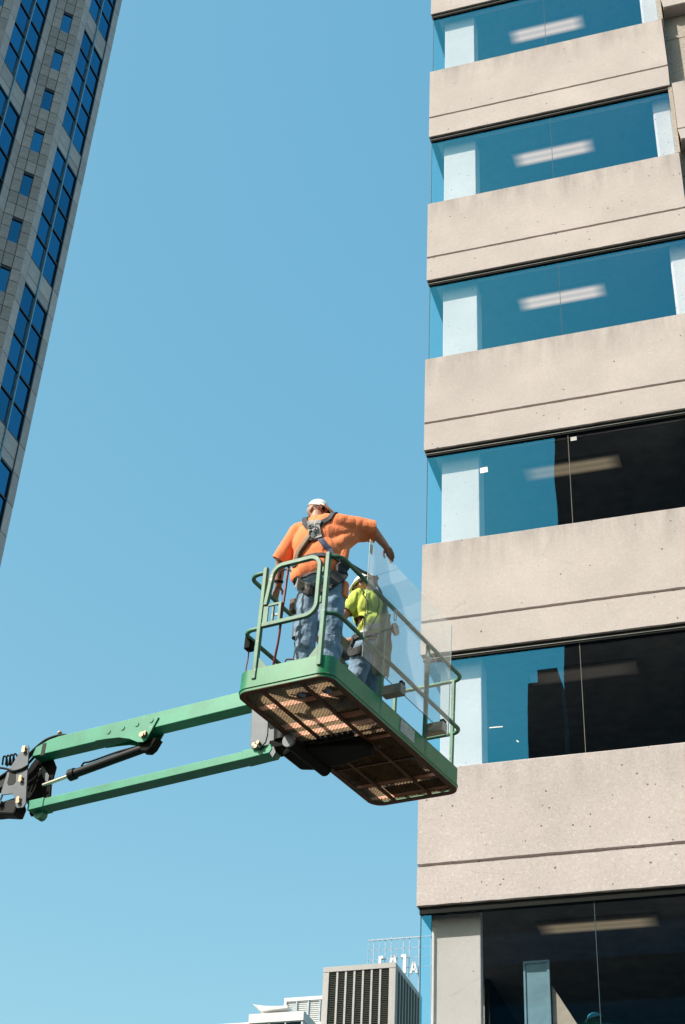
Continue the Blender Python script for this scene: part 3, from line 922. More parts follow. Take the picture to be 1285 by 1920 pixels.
# rotator and mount under the platform
mt_ = MB().prism([(-.62, -.17), (-.50, -.24), (-.2, -.24), (.16, -.14), (.20, .0), (.16, .12), (-.2, .20), (-.5, .20), (-.62, .15)], lambda a, b, t: (a, b, t), -.075, -.008).build('platform_mount', DS, lift, LB, bevel=.03)
MB().cyl((-.40, -.40, -.07), (-.40, .22, -.07), .062, 16).build('rotator_tube', DS, mt_, smooth=True)
MB().cyl((-.40, -.425, -.07), (-.40, -.40, -.07), .061, 18).build('end_cap', M['grey_steel'], mt_)
for i in range(7): MB().cyl((-.16 + i * .055, -.26, -.03), (-.16 + i * .055, -.30, -.03), .011, 6).build('mount_bolt', M['grey_steel'], mt_)
MB().box(-.2, .15, -.27, -.24, -.06, -.0).build('mount_rib', DS, mt_)
# jib: upper arm, lower link, cylinder (x along, z up, y across)
XZ = lambda a, b, t: (a, t, b)
arm = MB().prism([(-3.63, .48), (-2.2, .523), (-.78, .572), (-.78, .732), (-2.05, .690), (-3.33, .648), (-3.45, .632), (-3.60, .575)], XZ, -.10, .055).build('jib_arm', M['jib_green'], lift, LB, bevel=.006)
gpoly = [(-2.84, .505), (-2.71, .628), (-2.66, .642), (-2.13, .640), (-2.105, .62), (-2.215, .405), (-2.245, .385), (-2.31, .395), (-2.42, .45), (-2.55, .487), (-2.70, .50)]
for ya, yb in ((-.113, -.101), (.056, .068)):
    gs = MB().prism(gpoly, XZ, ya, yb).build('gusset_plate', M['jib_green'], arm, bevel=.003)
    for q in range(4):
        hx, hz = -2.69 + q * .168, .574 + q * .009
        ring = [(hx + .024 * math.cos(a * math.pi / 8), hz + .024 * math.sin(a * math.pi / 8)) for a in range(16)]
        mb = MB()
        mb.prism(ring, XZ, ya - .007, ya + .001) if ya < 0 else mb.prism(ring, XZ, yb - .001, yb + .007)
        mb.build('lightening_hole', M['jib_green'], gs)
    if ya < 0:
        MB().cyl((-2.255, -.113, .452), (-2.255, -.150, .452), .026, 10).build('pin', M['brass'], gs)
        MB().cyl((-2.225, -.113, .478), (-2.225, -.138, .478), .012, 6).box(-2.262, -2.218, -.135, -.128, .446, .484).build('keeper', M['brass'], gs)
MB().prism([(-2.33, .41), (-2.29, .32), (-2.22, .305), (-2.17, .34), (-2.12, .43)], XZ, -.075, .03).build('cylinder_lug', DS, arm, bevel=.006)
MB().box(-3.515, -3.47, -.104, -.099, .47, .60).build('notch_dark', M['rubber'], arm)  # raised dark strip standing for the shade in the end notch
MB().box(-1.05, -.95, -.09, .04, .536, .555).build('wear_pad', DS, arm)
cyl = MB().cyl((-3.13, -.03, .232), (-2.24, -.03, .372), .044, 18).cyl((-3.155, -.03, .228), (-3.09, -.03, .238), .058, 18).build('hydraulic_cylinder', M['rubber'], lift, LB, smooth=True)
MB().cyl((-3.47, -.03, .178), (-3.13, -.03, .232), .021, 14).build('piston_rod', M['chrome'], cyl, smooth=True)
MB().tube(curve([(-3.02, -.04, .30), (-2.98, -.05, .325), (-2.9, -.05, .325), (-2.6, -.045, .372), (-2.35, -.03, .40)]), .010, 7).build('oil_pipe', M['rubber'], cyl, smooth=True)
link = MB().prism([(-3.40, -.090), (-1.08, .012), (-1.08, .093), (-3.40, -.006)], XZ, -.10, .05).build('lower_link', M['jib_green'], lift, LB, bevel=.005)
MB().prism([(-3.55, -.105), (-3.36, -.095), (-3.36, .002), (-3.55, -.004)], XZ, -.108, .058).build('link_end', M['jib_green'], link, bevel=.005)
MB().prism([(-1.10, .004), (-.80, .022), (-.775, .060), (-.80, .112), (-.95, .108), (-1.10, .099)], XZ, -.106, .056).build('link_end', M['jib_green'], link, bevel=.008)
MB().cyl((-3.47, -.03, -.115), (-3.47, .05, -.115), .055, 16).build('link_boss', M['jib_green'], link, smooth=True)
# knuckle bracket
kp = [(-3.705, .585), (-3.675, .60), (-3.652, .565), (-3.602, .256), (-3.548, -.05), (-3.575, -.085), (-3.65, -.080), (-3.675, -.05), (-3.712, .046), (-3.748, .085), (-3.895, .095), (-3.90, .14), (-3.875, .33), (-3.83, .41), (-3.78, .50)]
slot = [(-3.757, .316), (-3.745, .190), (-3.831, .196), (-3.837, .336)]
outer = kp + [kp[0]]
key = kp[:] + [(-3.99, .4201), (-3.837, .3361)] + slot[::-1][1:] + []
knk = None
for ya, yb in ((-.142, -.128), (.07, .084)):
    b = MB().prism(kp, XZ, ya, yb).build('knuckle_plate', M['grey_steel'] if ya < 0 else DS, lift, LB, bevel=.004)
    if ya < 0:
        knk = b
        MB().prism([(-3.838, .335), (-3.757, .316), (-3.735, .21), (-3.76, .185), (-3.82, .185), (-3.842, .21)], XZ, ya - .003, ya - .0005).build('slot_dark', M['rubber'], b)  # black plate laid on for the dark hollow of the slot
        MB().tube(curve([(-3.99, ya - .012, .40), (-3.86, ya - .014, .36), (-3.78, ya - .014, .325), (-3.68, ya - .012, .33), (-3.60, ya - .01, .36)]), .012, 6).build('strap_hose', M['rubber'], b, smooth=True)
        for (bx, bz) in ((-3.690, .525), (-3.655, .203), (-3.630, -.025)):
            pin = MB().cyl((bx, ya, bz), (bx, ya - .030, bz), .019, 12).build('pin', M['brass'], b)
            MB().cyl((bx - .02, ya, bz + .048), (bx - .02, ya - .022, bz + .048), .012, 6).box(bx - .028, bx + .008, ya - .026, ya - .019, bz - .01, bz + .056).build('keeper', M['brass'], pin)
MB().prism([(-3.66, .56), (-3.50, .52), (-3.425, .40), (-3.445, .207), (-3.415, .0), (-3.53, -.06), (-3.62, .2)], XZ, .045, .068).build('rear_plate', DS, lift, LB, bevel=.004)
MB().prism([(-3.62, .40), (-3.56, .41), (-3.47, .30), (-3.47, .22), (-3.5, .24)], XZ, .025, .043).build('link_strap', M['grey_steel'], lift, LB, bevel=.004)
lb = MB().prism([(-4.1, .03), (-3.90, .05), (-3.74, .07), (-3.69, -.02), (-3.715, -.12), (-3.90, -.085), (-4.1, -.07)], XZ, -.10, .05).build('lower_pivot', M['rubber'], lift, LB, bevel=.02)
MB().cyl((-3.91, -.14, .02), (-3.91, -.09, .02), .03, 12).tube([(-3.90, -.13, .045), (-3.86, -.13, .20)], .010, 6).build('cylinder_eye', M['grey_steel'], lb)
for i, (dy, dz) in enumerate(((0, 0), (.035, .012), (.07, -.006))):
    h = MB().tube(curve([(-4.6, -.03 + dy, .18 + dz), (-4.1, -.05 + dy, .33 + dz), (-3.88, -.06 + dy, .42 + dz), (-3.78, -.06 + dy, .47 + dz), (-3.68, -.05 + dy, .575 + dz), (-3.56, -.04 + dy, .665 + dz), (-3.44, -.035 + dy, .695 + dz), (-3.33, -.03 + dy, .695 + dz), (-3.24, -.02 + dy, .672 + dz), (-3.0, -.01 + dy, .672 + dz * .3)]), .014, 8).build('hydraulic_hose', M['rubber'], lift, LB, smooth=True)
for i in range(4):
    MB().tube(curve([(-3.98 + i * .045, -.12, .44 - i * .01), (-3.965 + i * .045, -.14, .52), (-3.93 + i * .045, -.13, .50), (-3.92 + i * .045, -.11, .42)]), .010, 6).build('hose_clamp', M['rubber'], lift, LB, smooth=True)
MB().cyl((-3.385, -.03, .64), (-3.385, -.03, .715), .010, 8).ball((-3.385, -.03, .728), (.024, .024, .020), 10, 6).build('cable_stud', M['brass'], arm)
# bracket at the platform end
for ya, yb in ((-.135, -.118), (.065, .082)):
    b = MB().prism([(-1.035, .64), (-.855, .66), (-.840, .50), (-.822, .20), (-.835, .12), (-.90, .065), (-.985, .085), (-1.0, .14)], XZ, ya, yb).build('rotator_plate', M['grey_steel'], lift, LB, bevel=.004)
    if ya < 0:
        for q, (bx, bz) in enumerate(((-.945, .108), (-.90, .12), (-.92, .085))): MB().cyl((bx, ya, bz), (bx, ya - .03, bz), .017, 8).build('pin', M['brass'], b)
MB().prism([(-.81, .10), (-.765, .085), (-.735, .02), (-.765, -.03), (-.80, .02)], XZ, -.10, -.075).build('rotator_ear', M['grey_steel'], lift, LB, bevel=.004)
MB().cyl((-.70, -.05, .14), (-.70, -.05, .62), .085, 18).cyl((-.58, -.10, .13), (-.58, -.10, .60), .05, 14).build('rotator_cylinder', M['rubber'], lift, LB, smooth=True)
MB().box(-.82, -.46, -.10, .10, .07, .15).box(-.62, -.46, -.12, .12, -.04, .07).build('rotator_yoke', DS, lift, LB, bevel=.01)
# main boom down to the chassis, outside the frame on the left
U = V((0, 0, 1))
rel = lambda p: V(p) - V((TT.x, TT.y, 0))
mid = TT.lerp(KN + bdir * .25, .60)
mb1 = MB().bar(rel(TT), rel(mid), .30, .36).build('main_boom', G, lift, bevel=.01)
MB().bar(rel(TT.lerp(mid, .97)), rel(KN + bdir * .75), .20, .25).build('fly_boom', G, mb1, bevel=.008)
MB().bar(rel(KN + bdir * .95), rel(KN + bdir * .02 + V((0, 0, .12))), .09, .11).build('boom_yoke', M['rubber'], lift)
yaw = math.atan2(bdir.y, bdir.x)
CM = Matrix.Rotation(yaw, 4, 'Z')
MB().box(-.9, 2.3, -1.0, 1.0, 1.15, 2.0).box(-.3, .3, -.3, .3, 2.0, 2.45).build('turntable', G, lift, CM, bevel=.06)
MB().box(-1.9, 1.9, -.75, .75, .62, 1.12).build('chassis', DS, lift, CM, bevel=.05)
for sx in (-1, 1):
    for sy in (-1, 1):
        w = MB().cyl((sx * 1.4, sy * .78, .5), (sx * 1.4, sy * 1.13, .5), .5, 28).build('wheel', M['tyre'], lift, CM, bevel=.05)
        MB().cyl((sx * 1.4, sy * .80, .5), (sx * 1.4, sy * 1.14, .5), .26, 20).build('hub', M['white_web'], w)


# ------------------------------------------------------------------ loose things on the platform
def on_plat(o, label, cat, base=(0, 0, 0), group=None):
    o.matrix_world = BM @ Matrix.Translation(base)
    return tag(o, label, cat, group)


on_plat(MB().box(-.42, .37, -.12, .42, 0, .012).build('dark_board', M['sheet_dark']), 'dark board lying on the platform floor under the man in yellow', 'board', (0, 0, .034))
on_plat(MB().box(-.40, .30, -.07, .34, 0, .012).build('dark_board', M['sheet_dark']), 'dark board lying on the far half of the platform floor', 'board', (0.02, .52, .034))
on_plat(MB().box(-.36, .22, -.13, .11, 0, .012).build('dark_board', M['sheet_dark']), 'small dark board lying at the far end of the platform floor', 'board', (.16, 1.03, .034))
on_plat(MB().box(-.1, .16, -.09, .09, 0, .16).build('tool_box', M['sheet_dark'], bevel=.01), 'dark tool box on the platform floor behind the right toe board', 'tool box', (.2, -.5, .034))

# held sheet of glass and the timber blocks it stands on
def sheet():
    mb = MB()
    ny, nz = 12, 8
    P = [V((0, -.84, 1.165)), V((0, .76, 1.165)), V((0, .84, 0)), V((0, -.76, 0))]
    return mb.add([(0, -.80, 0), (.006, -.80, 0), (.006, .82, 0), (0, .82, 0), (0, -.80, 1.17), (.006, -.80, 1.17), (.006, .82, 1.17), (0, .82, 1.17)],
                  [(3, 2, 1, 0), (4, 5, 6, 7), (0, 1, 5, 4), (1, 2, 6, 5), (2, 3, 7, 6), (3, 0, 4, 7)])


gsh = sheet().build('glass_sheet', M['held_glass'])
on_plat(gsh, 'clear sheet of window glass held upright along the outside of the platform rail', 'glass sheet', (.505, 0, .368))
MB().box(-.0005, .0065, -.80, .82, -.003, .0).box(-.0005, .0065, -.803, -.80, -.003, 1.17).box(-.0005, .0065, .82, .822, 0, 1.17).build('edge', M['glass_edge'], gsh)
MB().box(.007, .0085, -.80, -.755, 1.03, 1.13).build('tape', M['label'], gsh)
bl = on_plat(MB().box(-.09, .10, -.045, .045, -.045, .045).build('timber_block', M['wood_grey'], bevel=.004), 'grey weathered timber block under the near part of the glass sheet', 'timber block', (.50, -.23, .32))
MB().box(.07, .10, -.03, .03, .045, .075).build('stop', M['rubber'], bl, bevel=.004)
bl = on_plat(MB().box(-.09, .11, -.045, .045, -.045, .045).build('timber_block', M['wood'], bevel=.004), 'pale sunlit timber block tied to the far part of the platform side', 'timber block', (.50, .55, .32))
MB().box(.07, .11, -.03, .03, .045, .072).build('stop', M['rubber'], bl, bevel=.004)
wr = MB()
for i in range(4):
    wr.tube([(.04 * math.cos(a * .55 + i) - .01, -.052 - i * .002, .034 * math.sin(a * .55 + i)) for a in range(12)], .003, 5)
wr.tube(curve([(-.06, -.052, .04), (-.08, -.055, 0), (-.06, -.055, -.12), (-.05, -.05, -.2)]), .003, 5).tube(curve([(-.06, -.054, .03), (-.045, -.055, -.05), (-.055, -.055, -.16)]), .003, 5)
on_plat(wr.build('tie_wire', M['white_web']), 'pale wire coiled round the sunlit timber block', 'wire', (.50, .55, .32))

# canvas cover hanging inside the right rail
vs, fs, NX, NZ = [], [], 26, 24
for j in range(NZ + 1):
    v = j / NZ
    for i in range(NX + 1):
        u = i / NX
        w = .16 + .16 * v
        y = -.30 - (.05 + .1 * v) + (u * w) + .02 * noise.noise(V((v * 5, 2, u)))
        x = .025 * math.sin(u * 15 + v * 2 + 2 * noise.noise(V((u * 2, v * 2, 0)))) * (.5 + v * .6) + .02 * noise.noise(V((u * 6, v * 6, 4)))
        vs.append((x, y, -.66 * v - .04 * math.sin(u * 5) * v))
for j in range(NZ):
    for i in range(NX):
        a = j * (NX + 1) + i
        fs.append((a, a + 1, a + NX + 2, a + NX + 1))
cv = MB().add(vs, fs).build('canvas_cover', M['canvas'])
for p in cv.data.polygons: p.use_smooth = True
so = cv.modifiers.new('thick', 'SOLIDIFY'); so.thickness = .006
on_plat(cv, 'tan canvas cover hanging in folds from the rail beside the man in yellow', 'canvas cover', (.40, 0, 1.13))
# suction pad and carabiner on the glass
sp = on_plat(MB().cyl((0, 0, 0), (-.02, 0, 0), .058, 16).cyl((-.02, 0, 0), (-.05, 0, 0), .02, 10).build('suction_pad', M['wood'], smooth=True), 'round pale suction pad stuck to the glass sheet', 'suction pad', (.503, -.24, .93))
cr = fillet([(0, -.018, -.055), (0, .018, -.055), (0, .022, .055), (0, -.014, .055)], .016, 5, True)
on_plat(MB().tube(cr, .0045, 6, True, (1, 0, 0)).build('carabiner', M['white_web']), 'small pale carabiner hanging from the rail above the suction pad', 'carabiner', (.49, -.25, 1.07))
# hose over the gate
on_plat(MB().tube(curve([(-.045, -.02, 1.22), (-.05, -.035, 1.13), (-.062, -.03, .95), (-.072, -.03, .72), (-.085, -.02, .48), (-.115, .0, .32), (-.15, .03, .20)]), .0115, 8).build('hanging_hose', M['red_hose'], smooth=True),
        'dark red hose hanging behind the gate beside the man in orange', 'hose', (0, -1.17, 0))


# ------------------------------------------------------------------ people
def cap_mesh(mb, p, q, r1, r2, n=14):
    p, q = V(p), V(q)
    mb.cyl(p, q, r1, n, r2)
    mb.ball(p, r1, n, 8); mb.ball(q, r2, n, 8)


def blob(name, prims, mat, parent, base, voxel=.008, smooth=5, fold=0., ff=14., stretch=(1, 1, .45)):
    """Merge tapered limbs and volumes into one continuous skin."""
    mb = MB(); base = V(base)
    for p in prims:
        if p[0] == 'c': cap_mesh(mb, V(p[1]) - base, V(p[2]) - base, p[3], p[4])
        elif p[0] == 'e': mb.ball(V(p[1]) - base, p[2], 18, 12, p[3] if len(p) > 3 else None)
        elif p[0] == 'b': mb.box(*[c - base[i // 2] for i, c in enumerate(p[1:])])
    me = bpy.data.meshes.new(name + '_raw')
    me.from_pydata([tuple(v) for v in mb.v], [], mb.f)
    bm = bmesh.new(); bm.from_mesh(me); bm.to_mesh(me); bm.free()
    o = bpy.data.objects.new(name, me)
    COL.objects.link(o)
    rm = o.modifiers.new('r', 'REMESH'); rm.mode = 'VOXEL'; rm.voxel_size = voxel
    sm = o.modifiers.new('s', 'SMOOTH'); sm.iterations = smooth; sm.factor = .5
    dg = bpy.context.evaluated_depsgraph_get()
    res = bpy.data.meshes.new_from_object(o.evaluated_get(dg))
    bpy.data.objects.remove(o); bpy.data.meshes.remove(me)
    if fold:
        nrm = [v.normal.copy() for v in res.vertices]
        for v, nn in zip(res.vertices, nrm):
            c = v.co
            q = V((c.x * stretch[0], c.y * stretch[1], c.z * stretch[2])) * ff
            f = noise.noise(q) + .5 * noise.noise(q * 2.1 + V((3, 1, 2)))
            v.co = c + nn * (abs(f) * 2 - .6) * fold
    res.name = name
    res.materials.clear(); res.materials.append(mat)
    for p in res.polygons: p.use_smooth = True
    o = bpy.data.objects.new(name, res)
    COL.objects.link(o)
    if parent: o.parent = parent
    return o


def cut(o, base, p, n):
    """Cut a garment open with a plane (sleeve end, hem)."""
    bm = bmesh.new(); bm.from_mesh(o.data)
    p, n = V(p) - V(base), V(n).normalized()
    near = [f for f in bm.faces if (f.calc_center_median() - p).length < .22]
    geom = list({v for f in near for v in f.verts}) + list({e for f in near for e in f.edges}) + near
    r = bmesh.ops.bisect_plane(bm, geom=geom, plane_co=p, plane_no=n)
    dead = [f for f in bm.faces if (f.calc_center_median() - p).dot(n) > 0 and (f.calc_center_median() - p).length < .22]
    bmesh.ops.delete(bm, geom=dead, context='FACES')
    bm.to_mesh(o.data); bm.free()


def hand_prims(wrist, palm_end, spread, curl, r=.010, thumb=None):
    """Palm, four unequal bent fingers and a thumb. spread: across the knuckles; curl: direction the fingers close."""
    wrist, pe, sp, cu = V(wrist), V(palm_end), V(spread).normalized(), V(curl).normalized()
    d = (pe - wrist).normalized()
    out = []
    for t in (-.024, 0, .024): out.append(('c', wrist + sp * t * .7, pe + sp * t, .016, .014))
    for i, (off, L) in enumerate(((-.033, .062), (-.011, .074), (.011, .080), (.033, .070))):
        a = pe + sp * off
        b = a + (d * .75 + cu * .55).normalized() * L * .5
        c = b + (d * .1 + cu).normalized() * L * .5
        out += [('c', a - d * .02, a, .0115, .0105), ('c', a, b, .0105, .0095), ('c', b, c, .0095, .008)]
    ts = sp if thumb is None else V(thumb).normalized()
    a = wrist.lerp(pe, .35) + ts * .028
    b = a + (d * .6 + ts * .7 + cu * .3).normalized() * .045
    out += [('c', wrist.lerp(pe, .3), a, .016, .013), ('c', a, b, .013, .0105), ('c', b, b + (d * .8 + cu * .6).normalized() * .032, .0105, .009)]
    return out


def head_prims(c, f, s=1.0, up_=(0, 0, 1)):
    """Skull, jaw, nose, brow, ears around centre c, looking along f."""
    c, f = V(c), V(f).normalized()
    u = V(up_); u = (u - f * u.dot(f)).normalized(); r = f.cross(u)
    Rm = Matrix((r, f, u)).transposed()
    P = lambda a, b, d: c + (r * a + f * b + u * d) * s
    out = [('e', P(0, -.008, .02), (.078 * s, .098 * s, .10 * s), Rm), ('e', P(0, .030, -.055), (.058 * s, .062 * s, .062 * s), Rm),
           ('c', P(0, .088, .01), P(0, .110, -.022), .011 * s, .014 * s), ('e', P(0, .082, .025), (.055 * s, .018 * s, .013 * s), Rm),
           ('e', P(0, .084, -.062), (.026 * s, .013 * s, .010 * s), Rm), ('e', P(0, .072, -.095), (.028 * s, .022 * s, .02 * s), Rm)]
    for sx in (-1, 1): out.append(('e', P(sx * .080, -.010, -.012), (.010 * s, .018 * s, .029 * s), Rm))
    return out, P, Rm


def strap(name, pts, width, mat, parent, bvh, thick=.006, lift_=.004, n=7):
    """Webbing laid over the clothes."""
    pp = curve(pts, n)
    L, Nn = [], []
    for p in pp:
        loc, nor, _, _ = bvh.find_nearest(p)
        L.append(loc + nor * (lift_ + thick / 2)); Nn.append(nor)
    vs, fs = [], []
    for i, p in enumerate(L):
        t = (L[min(i + 1, len(L) - 1)] - L[max(i - 1, 0)]).normalized()
        nn = (Nn[i] + Nn[max(0, i - 1)] + Nn[min(len(L) - 1, i + 1)]).normalized()
        s_ = t.cross(nn).normalized()
        for a, b in ((-1, -1), (1, -1), (1, 1), (-1, 1)): vs.append(p + s_ * a * width / 2 + nn * b * thick / 2)
    for i in range(len(L) - 1):
        for q in range(4):
            w = (q + 1) % 4
            fs.append((i * 4 + q, i * 4 + w, (i + 1) * 4 + w, (i + 1) * 4 + q))
    fs += [(0, 1, 2, 3), tuple((len(L) - 1) * 4 + q for q in range(4))]
    return MB().add(vs, fs).build(name, mat, parent)


def bvh_of(*obs):
    vs, fs = [], []
    for o in obs:
        k = len(vs)
        vs += [v.co.copy() for v in o.data.vertices]
        fs += [[i + k for i in p.vertices] for p in o.data.polygons]
    return BVHTree.FromPolygons(vs, fs)


# ---- man in orange, near end, back to the camera, reaching over to the glass
B1 = V((.12, -.95, .04))
f1 = V((.93, -.12, -.34))
hp, HP, HR = head_prims((.0, -.905, 1.905), f1, 1.04)
shL, elL, wrL = V((-.155, -.94, 1.695)), V((-.325, -.93, 1.46)), V((-.385, -.845, 1.255))
shR, elR, wrR = V((.235, -.90, 1.70)), V((.475, -.70, 1.69)), V((.490, -.50, 1.655))
body = hp + [('c', (.01, -.915, 1.87), (.03, -.935, 1.72), .062, .075),
             ('e', (.045, -.935, 1.56), (.205, .125, .20)), ('e', (.09, -.935, 1.33), (.20, .14, .2)), ('e', (.12, -.94, 1.08), (.19, .14, .16)),
             ('c', (.03, -.93, 1.70), shL, .08, .068), ('c', (.06, -.92, 1.71), shR, .08, .068),
             ('c', shL, elL, .066, .050), ('c', elL, wrL, .049, .033), ('c', shR, elR, .066, .050), ('c', elR, wrR, .049, .033),
             ('c', (.03, -.945, 1.02), (.035, -.965, .56), .10, .065), ('c', (.035, -.965, .56), (.03, -.95, .12), .063, .045),
             ('c', (.25, -.93, 1.02), (.275, -.955, .56), .10, .065), ('c', (.275, -.955, .56), (.285, -.94, .12), .063, .045),
             ('c', (.03, -.95, .10), (.00, -.80, .085), .042, .035), ('c', (.285, -.94, .10), (.32, -.79, .085), .042, .035)]
body += hand_prims(wrR, (.500, -.425, 1.615), (.35, -.1, .5), (.1, .25, -.9), thumb=(-.9, .1, -.2))
body += hand_prims(wrL, (-.440, -.79, 1.215), (.15, .75, .35), (-.1, .3, -.95), thumb=(.9, -.2, .1))
man = blob('person', [(p[0],) + p[1:] for p in body], M['skin_tan'], None, B1, .0065, 3)
man.matrix_world = BM @ Matrix.Translation(B1)
tag(man, 'man in orange shirt and jeans seen from behind, reaching over to a sheet of glass', 'person')
D_ = lambda p: V(p) - B1
shirt = [('e', (.04, -.935, 1.565), (.238, .150, .215)), ('e', (.075, -.935, 1.38), (.236, .165, .20)), ('e', (.105, -.935, 1.24), (.242, .178, .15)),
         ('c', (.02, -.93, 1.715), (shL.x - .01, shL.y, shL.z + .005), .085, .092), ('c', (.06, -.925, 1.715), (shR.x, shR.y, shR.z + .0), .09, .098),
         ('c', (shL.x - .005, shL.y, shL.z), shL.lerp(elL, 1.12) + V((.012, 0, .01)), .095, .090), ('c', shR, shR.lerp(elR, 1.05), .108, .104),
         ('c', (.22, -.91, 1.60), shR.lerp(elR, .80) + V((0, 0, -.05)), .10, .065), ('c', (.24, -.92, 1.45), shR.lerp(elR, .5) + V((0, 0, -.07)), .09, .07),
         ('c', (.015, -.93, 1.775), (.03, -.93, 1.72), .078, .10), ('c', (-.06, -.93, 1.735), (.12, -.925, 1.74), .09, .09),
         ('c', (.30, -.86, 1.56), (.30, -.93, 1.24), .055, .055), ('c', (.37, -.80, 1.64), (.28, -.90, 1.42), .055, .05), ('c', (-.13, -.93, 1.5), (-.11, -.94, 1.22), .06, .075)]
sh1 = blob('shirt', shirt, M['orange'], man, B1, .009, 9, .007, 7, (1, 1, .3))
cut(sh1, B1, shR.lerp(elR, 1.02), elR - shR + V((0, 0, .05)))
cut(sh1, B1, shL.lerp(elL, 1.06), elL - shL)
sod = sh1.modifiers.new('cloth', 'SOLIDIFY'); sod.thickness = .005
jeans = [('e', (.125, -.94, 1.06), (.225, .168, .14)), ('c', (.035, -.945, 1.0), (.038, -.965, .56), .128, .098), ('c', (.038, -.965, .56), (.030, -.955, .10), .096, .088),
         ('c', (.245, -.935, 1.0), (.275, -.955, .56), .128, .098), ('c', (.275, -.955, .56), (.285, -.945, .10), .096, .088)]
je1 = blob('jeans', jeans, M['denim'], man, B1, .009, 4, .012, 8, (1, 1, .9))
boots = [('c', (.03, -.96, .10), (.0, -.79, .085), .058, .05), ('c', (.285, -.945, .10), (.325, -.78, .085), .058, .05)]
blob('boots', boots, M['boots'], man, B1, .01, 2)
# cap, hair, glasses
cp = MB()
cp.ball(D_(HP(0, -.012, .035)), (.086, .108, .086), 20, 10, HR, top=True)
cp.prism([(-.085, .06), (-.075, .125), (-.04, .142), (.04, .142), (.075, .125), (.085, .06)], lambda a, b, t: D_(HP(a, b, .040 + t - (b - .06) * .18)), 0, .008)
c_ = cp.build('cap', M['white_cap'], man, smooth=True)
blob('hair', [('e', HP(0, -.040, .0), (.074, .072, .062), HR)], M['hair'], man, B1, .008, 2)
gl = MB()
for sx in (-1, 1):
    gl.tube([D_(HP(sx * .080, .0, .02)), D_(HP(sx * .074, .085, .018))], .0035, 6)
    gl.ball(D_(HP(sx * .036, .098, .008)), (.028, .006, .020), 10, 6, HR)
gl.build('safety_glasses', M['rubber'], man)
for sx in (-1, 1): MB().ball(D_(HP(sx * .032, .083, .010)), .010, 8, 6).build('eye', M['white_cap'], man)
# harness
bv1 = bvh_of(sh1, je1)
P1 = lambda x, z, y=-1.10: D_((x, y, z))
strap('harness_strap', [P1(-.055, 1.80, -.86), P1(-.065, 1.80, -.96), P1(-.05, 1.745, -1.05), P1(-.005, 1.68), P1(.05, 1.61)], .058, M['webbing'], man, bv1, .010)
strap('harness_strap', [P1(.20, 1.80, -.84), P1(.215, 1.77, -.98), P1(.195, 1.715, -1.05), P1(.16, 1.66), P1(.12, 1.60)], .058, M['webbing'], man, bv1, .010)
strap('harness_strap', [P1(.12, 1.58), P1(.165, 1.48), P1(.25, 1.38), P1(.33, 1.31), P1(.38, 1.24, -1.0)], .050, M['webbing_blue'], man, bv1, .010)
strap('harness_strap', [P1(.09, 1.56), P1(.045, 1.47), P1(-.02, 1.39), P1(-.11, 1.31, -1.0)], .042, M['webbing'], man, bv1, .008)
strap('waist_strap', [P1(-.13, 1.31, -.98), P1(-.05, 1.30), P1(.12, 1.295), P1(.28, 1.285), P1(.37, 1.265, -1.0)], .048, M['webbing'], man, bv1, .010)
pad = strap('back_pad', [P1(.075, 1.695), P1(.095, 1.62), P1(.115, 1.54), P1(.135, 1.47)], .105, M['pad'], man, bv1, .016, .010)
strap('back_pad', [P1(.04, 1.655), P1(.10, 1.66), P1(.165, 1.655)], .05, M['pad'], man, bv1, .018, .012)
dp = bv1.find_nearest(P1(.098, 1.59))[0] + V((0, -.035, 0))
dr_ = fillet([dp + V((-.036, 0, -.03)), dp + V((.036, 0, -.03)), dp + V((.036, -.004, .03)), dp + V((-.036, -.004, .03))], .02, 5, True)
MB().tube(dr_, .006, 8, True, (0, 1, 0)).tube([dp + V((-.03, -.004, -.004)), dp + V((.03, -.004, -.004))], .006, 6).build('d_ring', M['chrome'], man, smooth=True)
MB().tube(fillet([dp + V((-.02, -.004, -.03)), dp + V((.02, -.004, -.03)), dp + V((.012, .0, -.125)), dp + V((-.03, .0, -.125))], .015, 5, True), .006, 8, True, (0, 1, 0)).build('snap_hook', M['chrome'], man, smooth=True)
lp = [bv1.find_nearest(P1(*q))[0] + V((0, -.03, 0)) for q in ((.072, 1.50), (.02, 1.43), (-.05, 1.355), (-.12, 1.285))]
MB().sweep(curve(lp), [(-.022, -.014), (.022, -.014), (.022, .014), (-.022, .014)], (0, 1, 0)).build('shock_pack', M['tan_web'], man, bevel=.006)
strap('harness_strap', [P1(-.11, 1.18, -.95), P1(-.06, 1.08), P1(.02, 1.0), P1(.10, .94), P1(.18, .93)], .055, M['webbing'], man, bv1, .012)
strap('harness_strap', [P1(.18, .95), P1(.27, .96), P1(.35, 1.02), P1(.37, 1.15, -1.0)], .085, M['webbing'], man, bv1, .02)
strap('hip_pad', [P1(.31, 1.0), P1(.36, 1.07, -1.03), P1(.375, 1.18, -.97), P1(.372, 1.26, -.97)], .11, M['webbing'], man, bv1, .03)
strap('hip_pad', [P1(-.10, 1.12, -1.0), P1(-.03, 1.05), P1(.05, .985), P1(.12, .95)], .085, M['pad'], man, bv1, .014)
strap('belt', [P1(-.12, 1.12, -.95), P1(0, 1.11), P1(.13, 1.105), P1(.26, 1.10), P1(.36, 1.11, -.98)], .035, M['webbing'], man, bv1, .006)
MB().tube(curve([D_((-.365, -.86, 1.30)), D_((-.28, -.97, 1.30)), D_((-.2, -1.0, 1.285)), D_((-.13, -.99, 1.24))]), .006, 6).build('cord', M['rubber'], man)
MB().cyl(D_(wrL.lerp(elL, .10)), D_(wrL.lerp(elL, .20)), .042, 14).build('watch', M['rubber'], man)
